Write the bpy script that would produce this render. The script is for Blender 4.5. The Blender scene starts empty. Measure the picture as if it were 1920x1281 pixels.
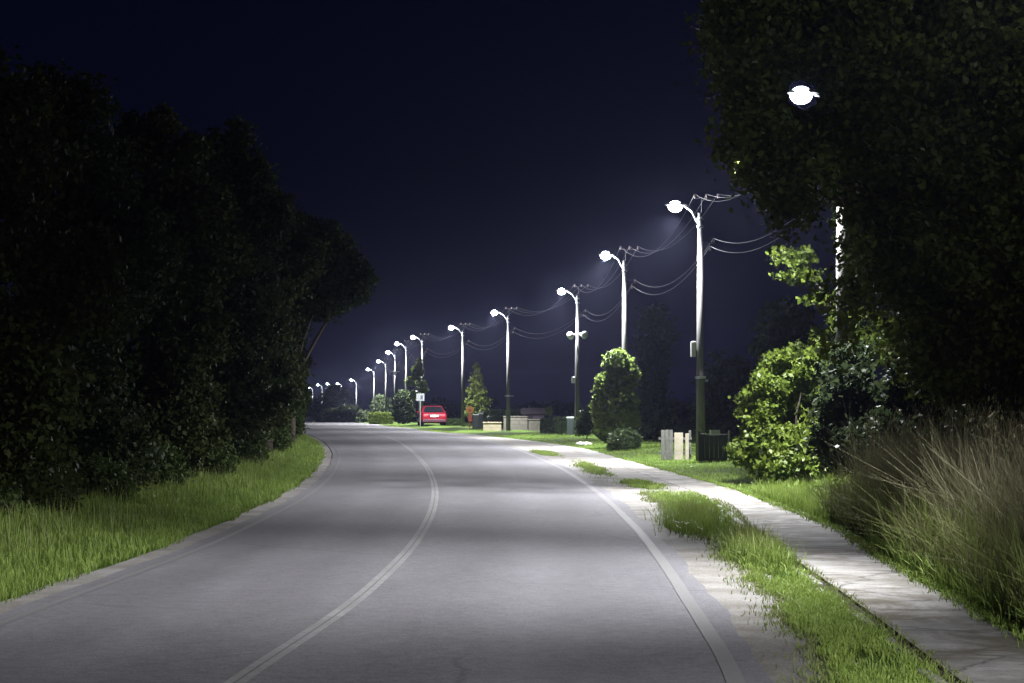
import bpy, math, random
import numpy as np
from mathutils import Vector, Matrix

R = random.Random(7)
NR = np.random.default_rng(11)
scene = bpy.context.scene
COL = scene.collection
F, CX, CY, HZ, CAMH = 4000.0, 960.0, 640.5, 760.0, 1.6
PITCH = math.atan((HZ - CY) / F)

# ------------------------------------------------------------------ terrain, picture -> place
def smooth(a, b, v):
    t = np.clip((v - a) / (b - a), 0, 1)
    return t * t * (3 - 2 * t)
def ter(y):
    return -1.9 * smooth(183, 345, y)
def tz(y):
    return float(ter(np.float64(y)))
def ray(x, y):
    u, v = x - CX, CY - y
    c, s = math.cos(PITCH), math.sin(PITCH)
    return (u, F * c - v * s, v * c + F * s)
def P(x, y, Y):
    """point seen at pixel (x, y) of the photograph at distance Y"""
    r = ray(x, y); k = Y / r[1]
    return (r[0] * k, Y, CAMH + r[2] * k)
def G(x, y):
    r = ray(x, y); k = CAMH / -r[2]
    return (r[0] * k, r[1] * k)

# ------------------------------------------------------------------ object helpers
def tag(o, label=None, cat=None, group=None, kind=None):
    if label: o['label'] = label
    if cat: o['category'] = cat
    if group: o['group'] = group
    if kind: o['kind'] = kind
    return o
def thing(name, label, cat, loc=(0, 0, 0), rz=0.0, group=None):
    o = bpy.data.objects.new(name, None); COL.objects.link(o)
    o.empty_display_size = 0.3
    o.location = loc; o.rotation_euler = (0, 0, rz)
    return tag(o, label, cat, group)
def link(name, me, mat=None, parent=None):
    if mat is not None and not me.materials: me.materials.append(mat)
    o = bpy.data.objects.new(name, me); COL.objects.link(o)
    if parent is not None: o.parent = parent
    return o

class MB:
    """collects vertices and faces for ONE mesh"""
    def __init__(s): s.v = []; s.f = []
    def add(s, vs, fs):
        n = len(s.v); s.v += [tuple(p) for p in vs]; s.f += [tuple(i + n for i in f) for f in fs]
    def box(s, c, d, rz=0.0, taper=1.0, tilt=0.0):
        x, y, z = [q / 2 for q in d]
        M = Matrix.Translation(c) @ Matrix.Rotation(rz, 4, 'Z') @ Matrix.Rotation(tilt, 4, 'X')
        vs = []
        for sz, k in ((-z, 1.0), (z, taper)):
            for sx, sy in ((-x, -y), (x, -y), (x, y), (-x, y)):
                vs.append(M @ Vector((sx * k, sy * k, sz)))
        s.add(vs, [(0, 3, 2, 1), (4, 5, 6, 7), (0, 1, 5, 4), (1, 2, 6, 5), (2, 3, 7, 6), (3, 0, 4, 7)])
    def tube(s, pts, rad, n=8, cap=True):
        pts = [Vector(p) for p in pts]
        if not hasattr(rad, '__len__'): rad = [rad] * len(pts)
        base = len(s.v)
        for i, p in enumerate(pts):
            a = pts[max(i - 1, 0)]; b = pts[min(i + 1, len(pts) - 1)]
            t = (b - a).normalized()
            q = t.to_track_quat('Z', 'X')
            for k in range(n):
                an = 2 * math.pi * k / n
                s.v.append(tuple(p + q @ Vector((math.cos(an) * rad[i], math.sin(an) * rad[i], 0))))
        for i in range(len(pts) - 1):
            for k in range(n):
                a = base + i * n + k; b = base + i * n + (k + 1) % n
                s.f.append((a, b, b + n, a + n))
        if cap:
            s.f.append(tuple(base + k for k in range(n))[::-1])
            s.f.append(tuple(base + (len(pts) - 1) * n + k for k in range(n)))
    def ball(s, c, r, nu=12, nv=7):
        if not hasattr(r, '__len__'): r = (r, r, r)
        base = len(s.v)
        for j in range(nv + 1):
            th = math.pi * j / nv
            for i in range(nu):
                ph = 2 * math.pi * i / nu
                s.v.append((c[0] + r[0] * math.sin(th) * math.cos(ph), c[1] + r[1] * math.sin(th) * math.sin(ph), c[2] + r[2] * math.cos(th)))
        for j in range(nv):
            for i in range(nu):
                a = base + j * nu + i; b = base + j * nu + (i + 1) % nu
                s.f.append((a, a + nu, b + nu, b))
    def build(s, name, mat, parent=None, smooth=False, bevel=0.0):
        me = bpy.data.meshes.new(name)
        me.from_pydata(s.v, [], s.f); me.validate(); me.update()
        if smooth: me.polygons.foreach_set('use_smooth', [True] * len(me.polygons))
        o = link(name, me, mat, parent)
        if bevel:
            m = o.modifiers.new('bevel', 'BEVEL'); m.width = bevel; m.segments = 2; m.limit_method = 'ANGLE'
        return o

def fastmesh(name, verts, nper, mat=None, cols=None):
    """verts (N*nper,3), each run of nper vertices is one face"""
    verts = np.asarray(verts, dtype=np.float32).reshape(-1, 3)
    n = len(verts); nf = n // nper
    me = bpy.data.meshes.new(name)
    me.vertices.add(n); me.vertices.foreach_set('co', verts.ravel())
    me.loops.add(n); me.loops.foreach_set('vertex_index', np.arange(n, dtype=np.int32))
    me.polygons.add(nf)
    me.polygons.foreach_set('loop_start', np.arange(nf, dtype=np.int32) * nper)
    me.polygons.foreach_set('loop_total', np.full(nf, nper, dtype=np.int32))
    if cols is not None:
        ca = me.color_attributes.new('tone', 'FLOAT_COLOR', 'POINT')
        ca.data.foreach_set('color', np.asarray(cols, dtype=np.float32).ravel())
    me.update(calc_edges=True)
    if mat: me.materials.append(mat)
    return me

# ------------------------------------------------------------------ materials
def newmat(name):
    m = bpy.data.materials.new(name); m.use_nodes = True
    nt = m.node_tree; b = nt.nodes['Principled BSDF']
    return m, nt, b
def ramp(nt, src, stops):
    r = nt.nodes.new('ShaderNodeValToRGB')
    while len(r.color_ramp.elements) < len(stops): r.color_ramp.elements.new(0.5)
    for e, (p, c) in zip(r.color_ramp.elements, stops):
        e.position = p; e.color = (c[0], c[1], c[2], 1) if hasattr(c, '__len__') else (c, c, c, 1)
    nt.links.new(src, r.inputs[0])
    return r
def noise(nt, scale, detail=5, rough=0.6, vec=None, dist=0.0):
    n = nt.nodes.new('ShaderNodeTexNoise')
    n.inputs['Scale'].default_value = scale; n.inputs['Detail'].default_value = detail
    n.inputs['Roughness'].default_value = rough; n.inputs['Distortion'].default_value = dist
    if vec is not None: nt.links.new(vec, n.inputs['Vector'])
    return n
def coords(nt, which='Object', scale=None):
    t = nt.nodes.new('ShaderNodeTexCoord'); o = t.outputs[which]
    if scale:
        m = nt.nodes.new('ShaderNodeMapping'); m.inputs['Scale'].default_value = scale
        nt.links.new(o, m.inputs['Vector']); o = m.outputs[0]
    return o
def mix(nt, fac, a, b, mode='MIX'):
    m = nt.nodes.new('ShaderNodeMix'); m.data_type = 'RGBA'; m.blend_type = mode
    for sock, val in ((m.inputs[0], fac), (m.inputs[6], a), (m.inputs[7], b)):
        if isinstance(val, (int, float)): sock.default_value = val
        elif hasattr(val, '__len__'): sock.default_value = (val[0], val[1], val[2], 1)
        else: nt.links.new(val, sock)
    return m.outputs[2]
def bump(nt, b, src, strength, dist=0.02):
    n = nt.nodes.new('ShaderNodeBump'); n.inputs['Strength'].default_value = strength
    n.inputs['Distance'].default_value = dist
    nt.links.new(src, n.inputs['Height']); nt.links.new(n.outputs[0], b.inputs['Normal'])
def simple(name, c, rough=0.6, metal=0.0, var=0.25, scale=6.0, spec=0.4, bmp=0.1):
    m, nt, b = newmat(name)
    v = coords(nt)
    n = noise(nt, scale, 6, 0.65, v)
    lo = [x * (1 - var) for x in c]; hi = [min(1, x * (1 + var)) for x in c]
    r = ramp(nt, n.outputs[0], [(0.3, lo), (0.7, hi)])
    nt.links.new(r.outputs[0], b.inputs['Base Color'])
    b.inputs['Roughness'].default_value = rough; b.inputs['Metallic'].default_value = metal
    b.inputs['Specular IOR Level'].default_value = spec
    if bmp: bump(nt, b, n.outputs[0], bmp, 0.01)
    return m
def leafmat(name, c1, c2, trans=0.35, scale=1.5, rough=0.5):
    m, nt, b = newmat(name)
    v = coords(nt)
    n = noise(nt, scale, 3, 0.6, v); n2 = noise(nt, scale * 9, 2, 0.6, v)
    mx = nt.nodes.new('ShaderNodeMath'); mx.operation = 'ADD'
    nt.links.new(n.outputs[0], mx.inputs[0]); nt.links.new(n2.outputs[0], mx.inputs[1])
    hv = nt.nodes.new('ShaderNodeMath'); hv.operation = 'MULTIPLY'; hv.inputs[1].default_value = 0.5
    nt.links.new(mx.outputs[0], hv.inputs[0])
    r = ramp(nt, hv.outputs[0], [(0.35, c1), (0.65, c2)])
    nt.links.new(r.outputs[0], b.inputs['Base Color'])
    b.inputs['Roughness'].default_value = rough; b.inputs['Specular IOR Level'].default_value = 0.35 if c2[1] > .12 else 0.08
    t = nt.nodes.new('ShaderNodeBsdfTranslucent'); nt.links.new(r.outputs[0], t.inputs[0])
    ms = nt.nodes.new('ShaderNodeMixShader'); ms.inputs[0].default_value = trans
    nt.links.new(b.outputs[0], ms.inputs[1]); nt.links.new(t.outputs[0], ms.inputs[2])
    nt.links.new(ms.outputs[0], nt.nodes['Material Output'].inputs[0])
    return m
def bladesmat(name, rough=0.55, trans=0.3):
    m, nt, b = newmat(name)
    a = nt.nodes.new('ShaderNodeVertexColor'); a.layer_name = 'tone'
    nt.links.new(a.outputs[0], b.inputs['Base Color'])
    b.inputs['Roughness'].default_value = rough; b.inputs['Specular IOR Level'].default_value = 0.3
    t = nt.nodes.new('ShaderNodeBsdfTranslucent'); nt.links.new(a.outputs[0], t.inputs[0])
    ms = nt.nodes.new('ShaderNodeMixShader'); ms.inputs[0].default_value = trans
    nt.links.new(b.outputs[0], ms.inputs[1]); nt.links.new(t.outputs[0], ms.inputs[2])
    nt.links.new(ms.outputs[0], nt.nodes['Material Output'].inputs[0])
    return m

def m_asphalt():
    m, nt, b = newmat('worn asphalt')
    v = coords(nt)
    big = noise(nt, 0.22, 4, 0.55, coords(nt, 'Object', (1.0, 0.35, 1)), 0.6)
    mid = noise(nt, 1.3, 6, 0.65, coords(nt, 'Object', (1.0, 0.3, 1)))
    fine = noise(nt, 60, 3, 0.8, v)
    base = ramp(nt, big.outputs[0], [(0.3, (0.108, 0.104, 0.112)), (0.7, (0.158, 0.152, 0.164))]).outputs[0]
    c = mix(nt, 0.35, base, ramp(nt, mid.outputs[0], [(0.3, (0.095, 0.092, 0.096)), (0.72, (0.185, 0.178, 0.186))]).outputs[0])
    c = mix(nt, 0.8, c, ramp(nt, fine.outputs[0], [(0.3, 0.22), (0.7, 0.78)]).outputs[0], 'OVERLAY')
    md = noise(nt, 9, 5, 0.75, v)
    c = mix(nt, 0.45, c, ramp(nt, md.outputs[0], [(0.32, 0.3), (0.68, 0.7)]).outputs[0], 'OVERLAY')
    # wheel tracks run along the road: u is the share of the width
    uv = nt.nodes.new('ShaderNodeUVMap'); uv.uv_map = 'lane'
    sp = nt.nodes.new('ShaderNodeSeparateXYZ'); nt.links.new(uv.outputs[0], sp.inputs[0])
    wob = noise(nt, 0.5, 3, 0.5, v)
    ad = nt.nodes.new('ShaderNodeMath'); ad.operation = 'MULTIPLY_ADD'
    nt.links.new(wob.outputs[0], ad.inputs[0]); ad.inputs[1].default_value = 0.03; nt.links.new(sp.outputs[0], ad.inputs[2])
    tr = ramp(nt, ad.outputs[0], [(0.0, 1.15), (0.10, 1.0), (0.17, 0.88), (0.26, 1.02), (0.36, 0.88), (0.5, 1.05), (0.62, 0.88), (0.74, 1.02), (0.84, 0.88), (0.94, 1.0), (1.0, 1.08)])
    c = mix(nt, 1.0, c, tr.outputs[0], 'MULTIPLY')
    # hairline cracks
    vo = nt.nodes.new('ShaderNodeTexVoronoi'); vo.feature = 'DISTANCE_TO_EDGE'; vo.inputs['Scale'].default_value = 0.28
    dn = noise(nt, 1.2, 5, 0.7, v); dm = mix(nt, 0.25, v, dn.outputs[1])
    nt.links.new(dm, vo.inputs['Vector'])
    ck = ramp(nt, vo.outputs[0], [(0.0, 0.72), (0.006, 1.0)])
    msk = ramp(nt, noise(nt, 0.15, 2, 0.5, v).outputs[0], [(0.45, 0.0), (0.55, 1.0)])
    c = mix(nt, msk.outputs[0], c, mix(nt, 1.0, c, ck.outputs[0], 'MULTIPLY'))
    nt.links.new(c, b.inputs['Base Color'])
    b.inputs['Roughness'].default_value = 0.82; b.inputs['Specular IOR Level'].default_value = 0.3
    bump(nt, b, fine.outputs[0], 0.35, 0.006)
    return m
def m_paint(k=1.0):
    m, nt, b = newmat('worn road paint')
    v = coords(nt)
    n = noise(nt, 14, 6, 0.75, v); n2 = noise(nt, 0.8, 3, 0.5, v)
    f = ramp(nt, n.outputs[0], [(0.38, 0.0), (0.62, 1.0)])
    c = mix(nt, f.outputs[0], (0.14, 0.136, 0.138), (0.31 * k, 0.305 * k, 0.30 * k))
    c = mix(nt, ramp(nt, n2.outputs[0], [(0.35, 0.1), (0.7, 0.85)]).outputs[0], c, (0.16, 0.155, 0.15))
    nt.links.new(c, b.inputs['Base Color']); b.inputs['Roughness'].default_value = 0.7
    return m
def m_gravel():
    m, nt, b = newmat('dusty gravel')
    v = coords(nt)
    n = noise(nt, 1.1, 6, 0.7, v); f = noise(nt, 45, 4, 0.8, v)
    vo = nt.nodes.new('ShaderNodeTexVoronoi'); vo.inputs['Scale'].default_value = 38
    nt.links.new(v, vo.inputs['Vector'])
    c = ramp(nt, n.outputs[0], [(0.3, (0.15, 0.135, 0.115)), (0.5, (0.24, 0.225, 0.205)), (0.7, (0.33, 0.32, 0.31))]).outputs[0]
    c = mix(nt, 0.6, c, ramp(nt, f.outputs[0], [(0.3, 0.25), (0.7, 0.75)]).outputs[0], 'OVERLAY')
    c = mix(nt, 0.35, c, ramp(nt, vo.outputs[0], [(0.0, 0.7), (0.6, 0.3)]).outputs[0], 'OVERLAY')
    nt.links.new(c, b.inputs['Base Color']); b.inputs['Roughness'].default_value = 0.9
    b.inputs['Specular IOR Level'].default_value = 0.2
    bump(nt, b, f.outputs[0], 0.6, 0.015)
    return m
def m_path():
    m, nt, b = newmat('cracked concrete path')
    v = coords(nt)
    n = noise(nt, 1.6, 7, 0.7, v); f = noise(nt, 30, 4, 0.75, v)
    c = ramp(nt, n.outputs[0], [(0.3, (0.16, 0.152, 0.138)), (0.52, (0.27, 0.26, 0.245)), (0.7, (0.38, 0.375, 0.365))]).outputs[0]
    c = mix(nt, 0.45, c, ramp(nt, f.outputs[0], [(0.3, 0.28), (0.7, 0.72)]).outputs[0], 'OVERLAY')
    uv = nt.nodes.new('ShaderNodeUVMap'); uv.uv_map = 'lane'
    sp = nt.nodes.new('ShaderNodeSeparateXYZ'); nt.links.new(uv.outputs[0], sp.inputs[0])
    w = nt.nodes.new('ShaderNodeMath'); w.operation = 'MULTIPLY_ADD'
    nt.links.new(n.outputs[0], w.inputs[0]); w.inputs[1].default_value = 0.18; nt.links.new(sp.outputs[1], w.inputs[2])
    fr = nt.nodes.new('ShaderNodeMath'); fr.operation = 'PINGPONG'; fr.inputs[1].default_value = 0.75
    nt.links.new(w.outputs[0], fr.inputs[0])
    jt = ramp(nt, fr.outputs[0], [(0.0, 0.55), (0.02, 0.7), (0.035, 1.0)])
    c = mix(nt, 0.8, c, jt.outputs[0], 'MULTIPLY')
    vo = nt.nodes.new('ShaderNodeTexVoronoi'); vo.feature = 'DISTANCE_TO_EDGE'; vo.inputs['Scale'].default_value = 0.9
    dn = noise(nt, 2.0, 5, 0.7, v); nt.links.new(mix(nt, 0.3, v, dn.outputs[1]), vo.inputs['Vector'])
    ck = ramp(nt, vo.outputs[0], [(0.0, 0.25), (0.016, 0.8), (0.035, 1.0)])
    c = mix(nt, 0.8, c, ck.outputs[0], 'MULTIPLY')
    dirt = noise(nt, 0.9, 7, 0.7, v, 0.8)
    c = mix(nt, ramp(nt, dirt.outputs[0], [(0.46, 0.0), (0.60, 0.85)]).outputs[0], c, (0.105, 0.09, 0.065))
    nt.links.new(c, b.inputs['Base Color']); b.inputs['Roughness'].default_value = 0.88
    b.inputs['Specular IOR Level'].default_value = 0.2
    bump(nt, b, n.outputs[0], 0.5, 0.04)
    return m
def m_ground():
    m, nt, b = newmat('turf')
    v = coords(nt)
    n = noise(nt, 0.5, 5, 0.65, v); f = noise(nt, 22, 5, 0.8, v)
    c = ramp(nt, n.outputs[0], [(0.28, (0.045, 0.075, 0.016)), (0.5, (0.075, 0.125, 0.022)), (0.72, (0.105, 0.150, 0.030))]).outputs[0]
    c = mix(nt, 0.8, c, ramp(nt, f.outputs[0], [(0.3, 0.18), (0.7, 0.72)]).outputs[0], 'OVERLAY')
    nt.links.new(c, b.inputs['Base Color']); b.inputs['Roughness'].default_value = 0.95
    b.inputs['Specular IOR Level'].default_value = 0.1
    bump(nt, b, f.outputs[0], 0.9, 0.06)
    return m
def m_concrete_pole():
    m, nt, b = newmat('pole concrete')
    v = coords(nt, 'Object', (1, 1, 0.25))
    n = noise(nt, 5, 6, 0.7, v); f = noise(nt, 60, 3, 0.8, coords(nt))
    c = ramp(nt, n.outputs[0], [(0.3, (0.055, 0.054, 0.050)), (0.7, (0.105, 0.103, 0.096))]).outputs[0]
    c = mix(nt, 0.4, c, ramp(nt, f.outputs[0], [(0.3, 0.3), (0.7, 0.7)]).outputs[0], 'OVERLAY')
    nt.links.new(c, b.inputs['Base Color']); b.inputs['Roughness'].default_value = 0.85
    bump(nt, b, f.outputs[0], 0.3, 0.004)
    return m
def m_emit(name, c, s):
    m = bpy.data.materials.new(name); m.use_nodes = True; nt = m.node_tree
    nt.nodes.clear(); e = nt.nodes.new('ShaderNodeEmission'); o = nt.nodes.new('ShaderNodeOutputMaterial')
    e.inputs[0].default_value = (*c, 1); e.inputs[1].default_value = s
    nt.links.new(e.outputs[0], o.inputs[0]); return m

A = dict(
    asphalt=m_asphalt(), paint=m_paint(), paint_old=m_paint(0.52), gravel=m_gravel(), path=m_path(), ground=m_ground(), pole=m_concrete_pole(),
    kerb=simple('kerb concrete', (0.26, 0.25, 0.235), 0.9, 0, 0.35, 4, 0.2, 0.4),
    crackdirt=simple('soil in joint', (0.035, 0.03, 0.022), 0.95, 0, 0.4, 12),
    steel=simple('galvanised steel', (0.42, 0.43, 0.44), 0.45, 0.6, 0.15, 10),
    housing=simple('lamp housing grey', (0.30, 0.31, 0.32), 0.5, 0.2, 0.1, 8),
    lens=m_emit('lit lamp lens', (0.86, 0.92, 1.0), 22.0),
    wire=simple('weathered aluminium cable', (0.09, 0.09, 0.095), 0.6, 0.0, 0.1, 5),
    insul=simple('insulator ceramic', (0.30, 0.22, 0.18), 0.3, 0, 0.2, 9),
    boxw=simple('pale plastic', (0.62, 0.63, 0.62), 0.5, 0, 0.08, 6),
    bark=simple('bark', (0.075, 0.062, 0.048), 0.9, 0, 0.45, 9, 0.2, 0.6),
    palebark=simple('pale bark', (0.40, 0.38, 0.34), 0.85, 0, 0.45, 7, 0.2, 0.5),
    leaf_dark=leafmat('dark foliage', (0.020, 0.031, 0.014), (0.050, 0.068, 0.026), 0.3, 0.7),
    leaf_dark2=leafmat('dark olive foliage', (0.022, 0.031, 0.010), (0.055, 0.068, 0.020), 0.3, 0.5),
    leaf_crown=leafmat('drooping crown foliage', (0.040, 0.066, 0.014), (0.130, 0.155, 0.024), 0.38, 0.5),
    leaf_under=leafmat('undergrowth foliage', (0.035, 0.055, 0.018), (0.08, 0.115, 0.035), 0.3, 1.0),
    leaf_bush=leafmat('bright bush foliage', (0.055, 0.09, 0.012), (0.15, 0.20, 0.026), 0.35, 2.0),
    leaf_ivy=leafmat('ivy foliage', (0.07, 0.105, 0.024), (0.16, 0.21, 0.05), 0.35, 3.0, 0.4),
    leaf_thuja=leafmat('yellow green conifer foliage', (0.07, 0.11, 0.02), (0.17, 0.20, 0.03), 0.25, 2.0),
    leaf_hedge=leafmat('hedge foliage', (0.05, 0.08, 0.03), (0.12, 0.17, 0.06), 0.25, 3.0),
    leaf_far=leafmat('distant foliage', (0.04, 0.06, 0.03), (0.09, 0.11, 0.05), 0.3, 1.0),
    blades=bladesmat('grass blades'), reeds=bladesmat('dry tall grass', 0.7, 0.25),
    wood_pale=simple('pale planed boards', (0.30, 0.27, 0.21), 0.75, 0, 0.25, 5, 0.3, 0.2),
    wood_grey=simple('weathered boards', (0.10, 0.10, 0.09), 0.85, 0, 0.35, 5, 0.2, 0.3),
    darkpanel=simple('dark painted steel', (0.022, 0.022, 0.024), 0.6, 0.1, 0.3, 5),
    render_cream=simple('cream render', (0.36, 0.31, 0.22), 0.9, 0, 0.15, 4, 0.2, 0.2),
    block_grey=simple('concrete block', (0.13, 0.12, 0.10), 0.9, 0, 0.25, 7, 0.2, 0.4),
    bin=simple('dark bin plastic', (0.025, 0.035, 0.032), 0.45, 0, 0.2, 8),
    lid=simple('pale bin lid', (0.42, 0.46, 0.42), 0.5, 0, 0.15, 8),
    red=simple('red car paint', (0.30, 0.010, 0.025), 0.3, 0, 0.06, 2, 0.6, 0.0),
    glass=simple('dark car glass', (0.015, 0.02, 0.025), 0.08, 0, 0.1, 2, 0.8, 0.0),
    rubber=simple('tyre rubber', (0.02, 0.02, 0.02), 0.8, 0, 0.2, 20),
    chrome=simple('wheel rim alloy', (0.45, 0.45, 0.46), 0.3, 0.8, 0.1, 6),
    tail=simple('tail lamp plastic', (0.75, 0.12, 0.14), 0.2, 0, 0.1, 20),
    plate=simple('number plate white', (0.85, 0.85, 0.82), 0.4, 0, 0.03, 6, 0.4, 0.0),
    bumper=simple('grey bumper plastic', (0.10, 0.03, 0.05), 0.5, 0, 0.1, 6),
    signw=simple('sign face white', (0.2, 0.21, 0.21), 0.45, 0, 0.05, 6, 0.4, 0.0),
    signd=simple('sign mark dark', (0.05, 0.06, 0.08), 0.5, 0, 0.05, 6, 0.3, 0.0),
    orange=simple('orange plastic', (0.62, 0.26, 0.04), 0.4, 0, 0.1, 6),
    redpost=simple('red painted metal', (0.45, 0.09, 0.04), 0.5, 0, 0.15, 6),
    roof=simple('dark shed roof', (0.07, 0.055, 0.065), 0.85, 0, 0.3, 6),
    plum=simple('dark plum render', (0.10, 0.075, 0.10), 0.9, 0, 0.2, 3),
    stone=simple('white stone', (0.52, 0.51, 0.49), 0.85, 0, 0.25, 5, 0.2, 0.5),
)

# ------------------------------------------------------------------ road layout curves X(Y)
def curve(pts, sm=1.5):
    pts = sorted(pts, key=lambda p: p[1])
    ys = np.array([p[1] for p in pts]); xs = np.array([p[0] for p in pts])
    g = np.arange(-30, 460, 0.5)
    # linear with extrapolation at the near end, then blurred with a window that widens with distance
    x = np.interp(g, ys, xs)
    s0 = (xs[1] - xs[0]) / (ys[1] - ys[0])
    x = np.where(g < ys[0], xs[0] + (g - ys[0]) * s0, x)
    s1 = (xs[-1] - xs[-2]) / (ys[-1] - ys[-2])
    x = np.where(g > ys[-1], xs[-1] + (g - ys[-1]) * s1, x)
    for it in range(3):
        out = x.copy()
        for i, gy in enumerate(g):
            w = int(max(2, min(30, gy * 0.08 * 2 * sm / 1.5)))
            a, b = max(0, i - w), min(len(g), i + w + 1)
            k = min(i - a, b - 1 - i)
            out[i] = x[i - k:i + k + 1].mean()
        x = out
    return lambda y: np.interp(y, g, x)
def gp(*px): return [G(*p) for p in px]
LEFT = curve([(-4.5, 5), (-4.3, 12)] + gp((0, 1130), (300, 1030), (430, 975), (520, 935), (580, 895), (607, 860), (605, 840), (590, 825), (560, 812)) + [(-18.2, 160), (-25, 195), (-30, 240), (-36, 316), (-50, 408), (-58, 450)])
RIGHT = curve([(0.7, 5), (1.0, 8)] + gp((1385, 1281), (1255, 1075), (1200, 1000), (1128, 930), (1055, 880), (962, 840), (872, 820), (802, 808), (702, 797)) + [(-15, 204), (-21, 261), (-27.5, 316), (-42.5, 408), (-50, 450)])
CENTRE = curve([(-1.85, 6)] + gp((455, 1281), (640, 1160), (720, 1090), (780, 1025), (812, 965), (818, 920), (803, 880), (770, 845), (735, 822)) + [(-11.9, 149), (-15.6, 170), (-20, 204), (-25, 261), (-46, 408)])
STRIPL = curve([(1.7, 7)] + gp((1590, 1281), (1450, 1110), (1375, 1050), (1345, 1010), (1240, 945)) + [(2.35, 44)], 0.7)
PATHL = curve([(2.3, 7)] + gp((1760, 1281), (1600, 1150), (1480, 1060), (1400, 1000), (1370, 960), (1330, 935), (1240, 905), (1130, 865), (1050, 842), (980, 828), (890, 817)) + [(-5.8, 136), (-12.5, 183), (-15, 204), (-21, 261), (-42, 408)], 0.8)
PATHR = curve([(3.1, 7), (3.35, 12)] + gp((1860, 1170), (1660, 1060), (1580, 1000), (1485, 962), (1380, 920), (1180, 865), (1090, 840), (1005, 828), (905, 817)) + [(-5.3, 136), (-12.0, 183), (-14.4, 204), (-20.4, 261), (-41.4, 408)], 0.8)
def ysteps(a, b, k=0.025, m=0.35):
    ys = [a]
    while ys[-1] < b: ys.append(min(b, ys[-1] + max(m, abs(ys[-1]) * k)))
    return np.array(ys)
def wob(y, amp, f, ph=0.0):
    return amp * (np.sin(y * f + ph) + 0.6 * np.sin(y * f * 2.3 + 1.7 + ph) + 0.4 * np.sin(y * f * 5.1 + ph * 2)) / 2
def strip(name, fl, fr, y0, y1, zo, mat, nu=2, kind='structure', thick=0.0, m=0.35, label=None, cat=None, crown=0.0):
    ys = ysteps(y0, y1, 0.02, m); n = len(ys)
    l = fl(ys); r = fr(ys); r = np.maximum(r, l + 0.01)
    t = np.linspace(0, 1, nu)
    X = l[:, None] + (r - l)[:, None] * t[None]
    Y = np.repeat(ys[:, None], nu, 1)
    zz = zo(Y) if callable(zo) else zo
    Z = ter(Y) + zz + crown * (1 - (2 * t[None] - 1) ** 2)
    V = np.stack([X, Y, Z], -1).reshape(-1, 3).tolist()
    Fc = [(i * nu + j, i * nu + j + 1, (i + 1) * nu + j + 1, (i + 1) * nu + j) for i in range(n - 1) for j in range(nu - 1)]
    U = np.stack([np.repeat(t[None], n, 0), Y], -1).reshape(-1, 2)
    if thick:
        b = len(V)
        for i in range(n): V.append((float(X[i, 0]), float(ys[i]), float(Z[i, 0]) - thick))
        for i in range(n): V.append((float(X[i, -1]), float(ys[i]), float(Z[i, -1]) - thick))
        for i in range(n - 1):
            Fc.append((b + i, i * nu, (i + 1) * nu, b + i + 1))
            Fc.append((i * nu + nu - 1, b + n + i, b + n + i + 1, (i + 1) * nu + nu - 1))
        U = np.vstack([U, np.stack([np.zeros(n), ys], -1), np.stack([np.ones(n), ys], -1)])
    me = bpy.data.meshes.new(name); me.from_pydata(V, [], Fc); me.update()
    uvl = me.uv_layers.new(name='lane')
    idx = np.empty(len(me.loops), dtype=np.int32); me.loops.foreach_get('vertex_index', idx)
    uvl.data.foreach_set('uv', U[idx].astype(np.float32).ravel())
    o = link(name, me, mat)
    return tag(o, label, cat, None, kind)

# ground sheet, terrain with a gentle roughness away from the road
def make_ground():
    ys = np.concatenate([np.linspace(-60, 5, 14)[:-1], ysteps(5, 640, 0.02, 0.5)])
    xs = np.concatenate([np.linspace(-320, -45, 24)[:-1], np.linspace(-45, -14, 60)[:-1], np.linspace(-14, 14, 150)[:-1], np.linspace(14, 45, 30)[:-1], np.linspace(45, 320, 24)])
    X, Y = np.meshgrid(xs, ys)
    l, r = LEFT(Y), PATHR(Y)
    out = np.maximum(np.clip(l - 0.25 - X, 0, 99), np.clip(X - r - 0.15, 0, 99))
    bumpz = 0.05 * np.sin(X * 1.3 + Y * 0.4) * np.sin(Y * 0.7 - X * 0.5) + 0.025 * np.sin(X * 3.7) * np.sin(Y * 2.1 + 1)
    rise = np.where(X < l, np.clip(out, 0, 3) * 0.07, np.clip(out, 0, 2) * 0.02)
    Z = ter(Y) + np.clip(out * 1.6, 0, 1) * (bumpz + 0.03) + rise - 0.006
    nx, ny = len(xs), len(ys)
    V = np.stack([X, Y, Z], -1).reshape(-1, 3)
    i = np.arange(ny - 1)[:, None] * nx + np.arange(nx - 1)[None]
    Fc = np.stack([i, i + 1, i + nx + 1, i + nx], -1).reshape(-1, 4)
    me = bpy.data.meshes.new('ground'); me.from_pydata(V.tolist(), [], Fc.tolist()); me.update()
    me.polygons.foreach_set('use_smooth', [True] * len(me.polygons))
    tag(link('ground', me, A['ground']), kind='structure')
make_ground()
def gz(x, y):
    """height of the ground sheet"""
    l, r = LEFT(y), PATHR(y)
    out = np.maximum(np.clip(l - 0.25 - x, 0, 99), np.clip(x - r - 0.15, 0, 99))
    b = 0.05 * np.sin(x * 1.3 + y * 0.4) * np.sin(y * 0.7 - x * 0.5) + 0.025 * np.sin(x * 3.7) * np.sin(y * 2.1 + 1)
    rise = np.where(x < l, np.clip(out, 0, 3) * 0.07, np.clip(out, 0, 2) * 0.02)
    return ter(y) + np.clip(out * 1.6, 0, 1) * (b + 0.03) + rise - 0.006

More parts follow.
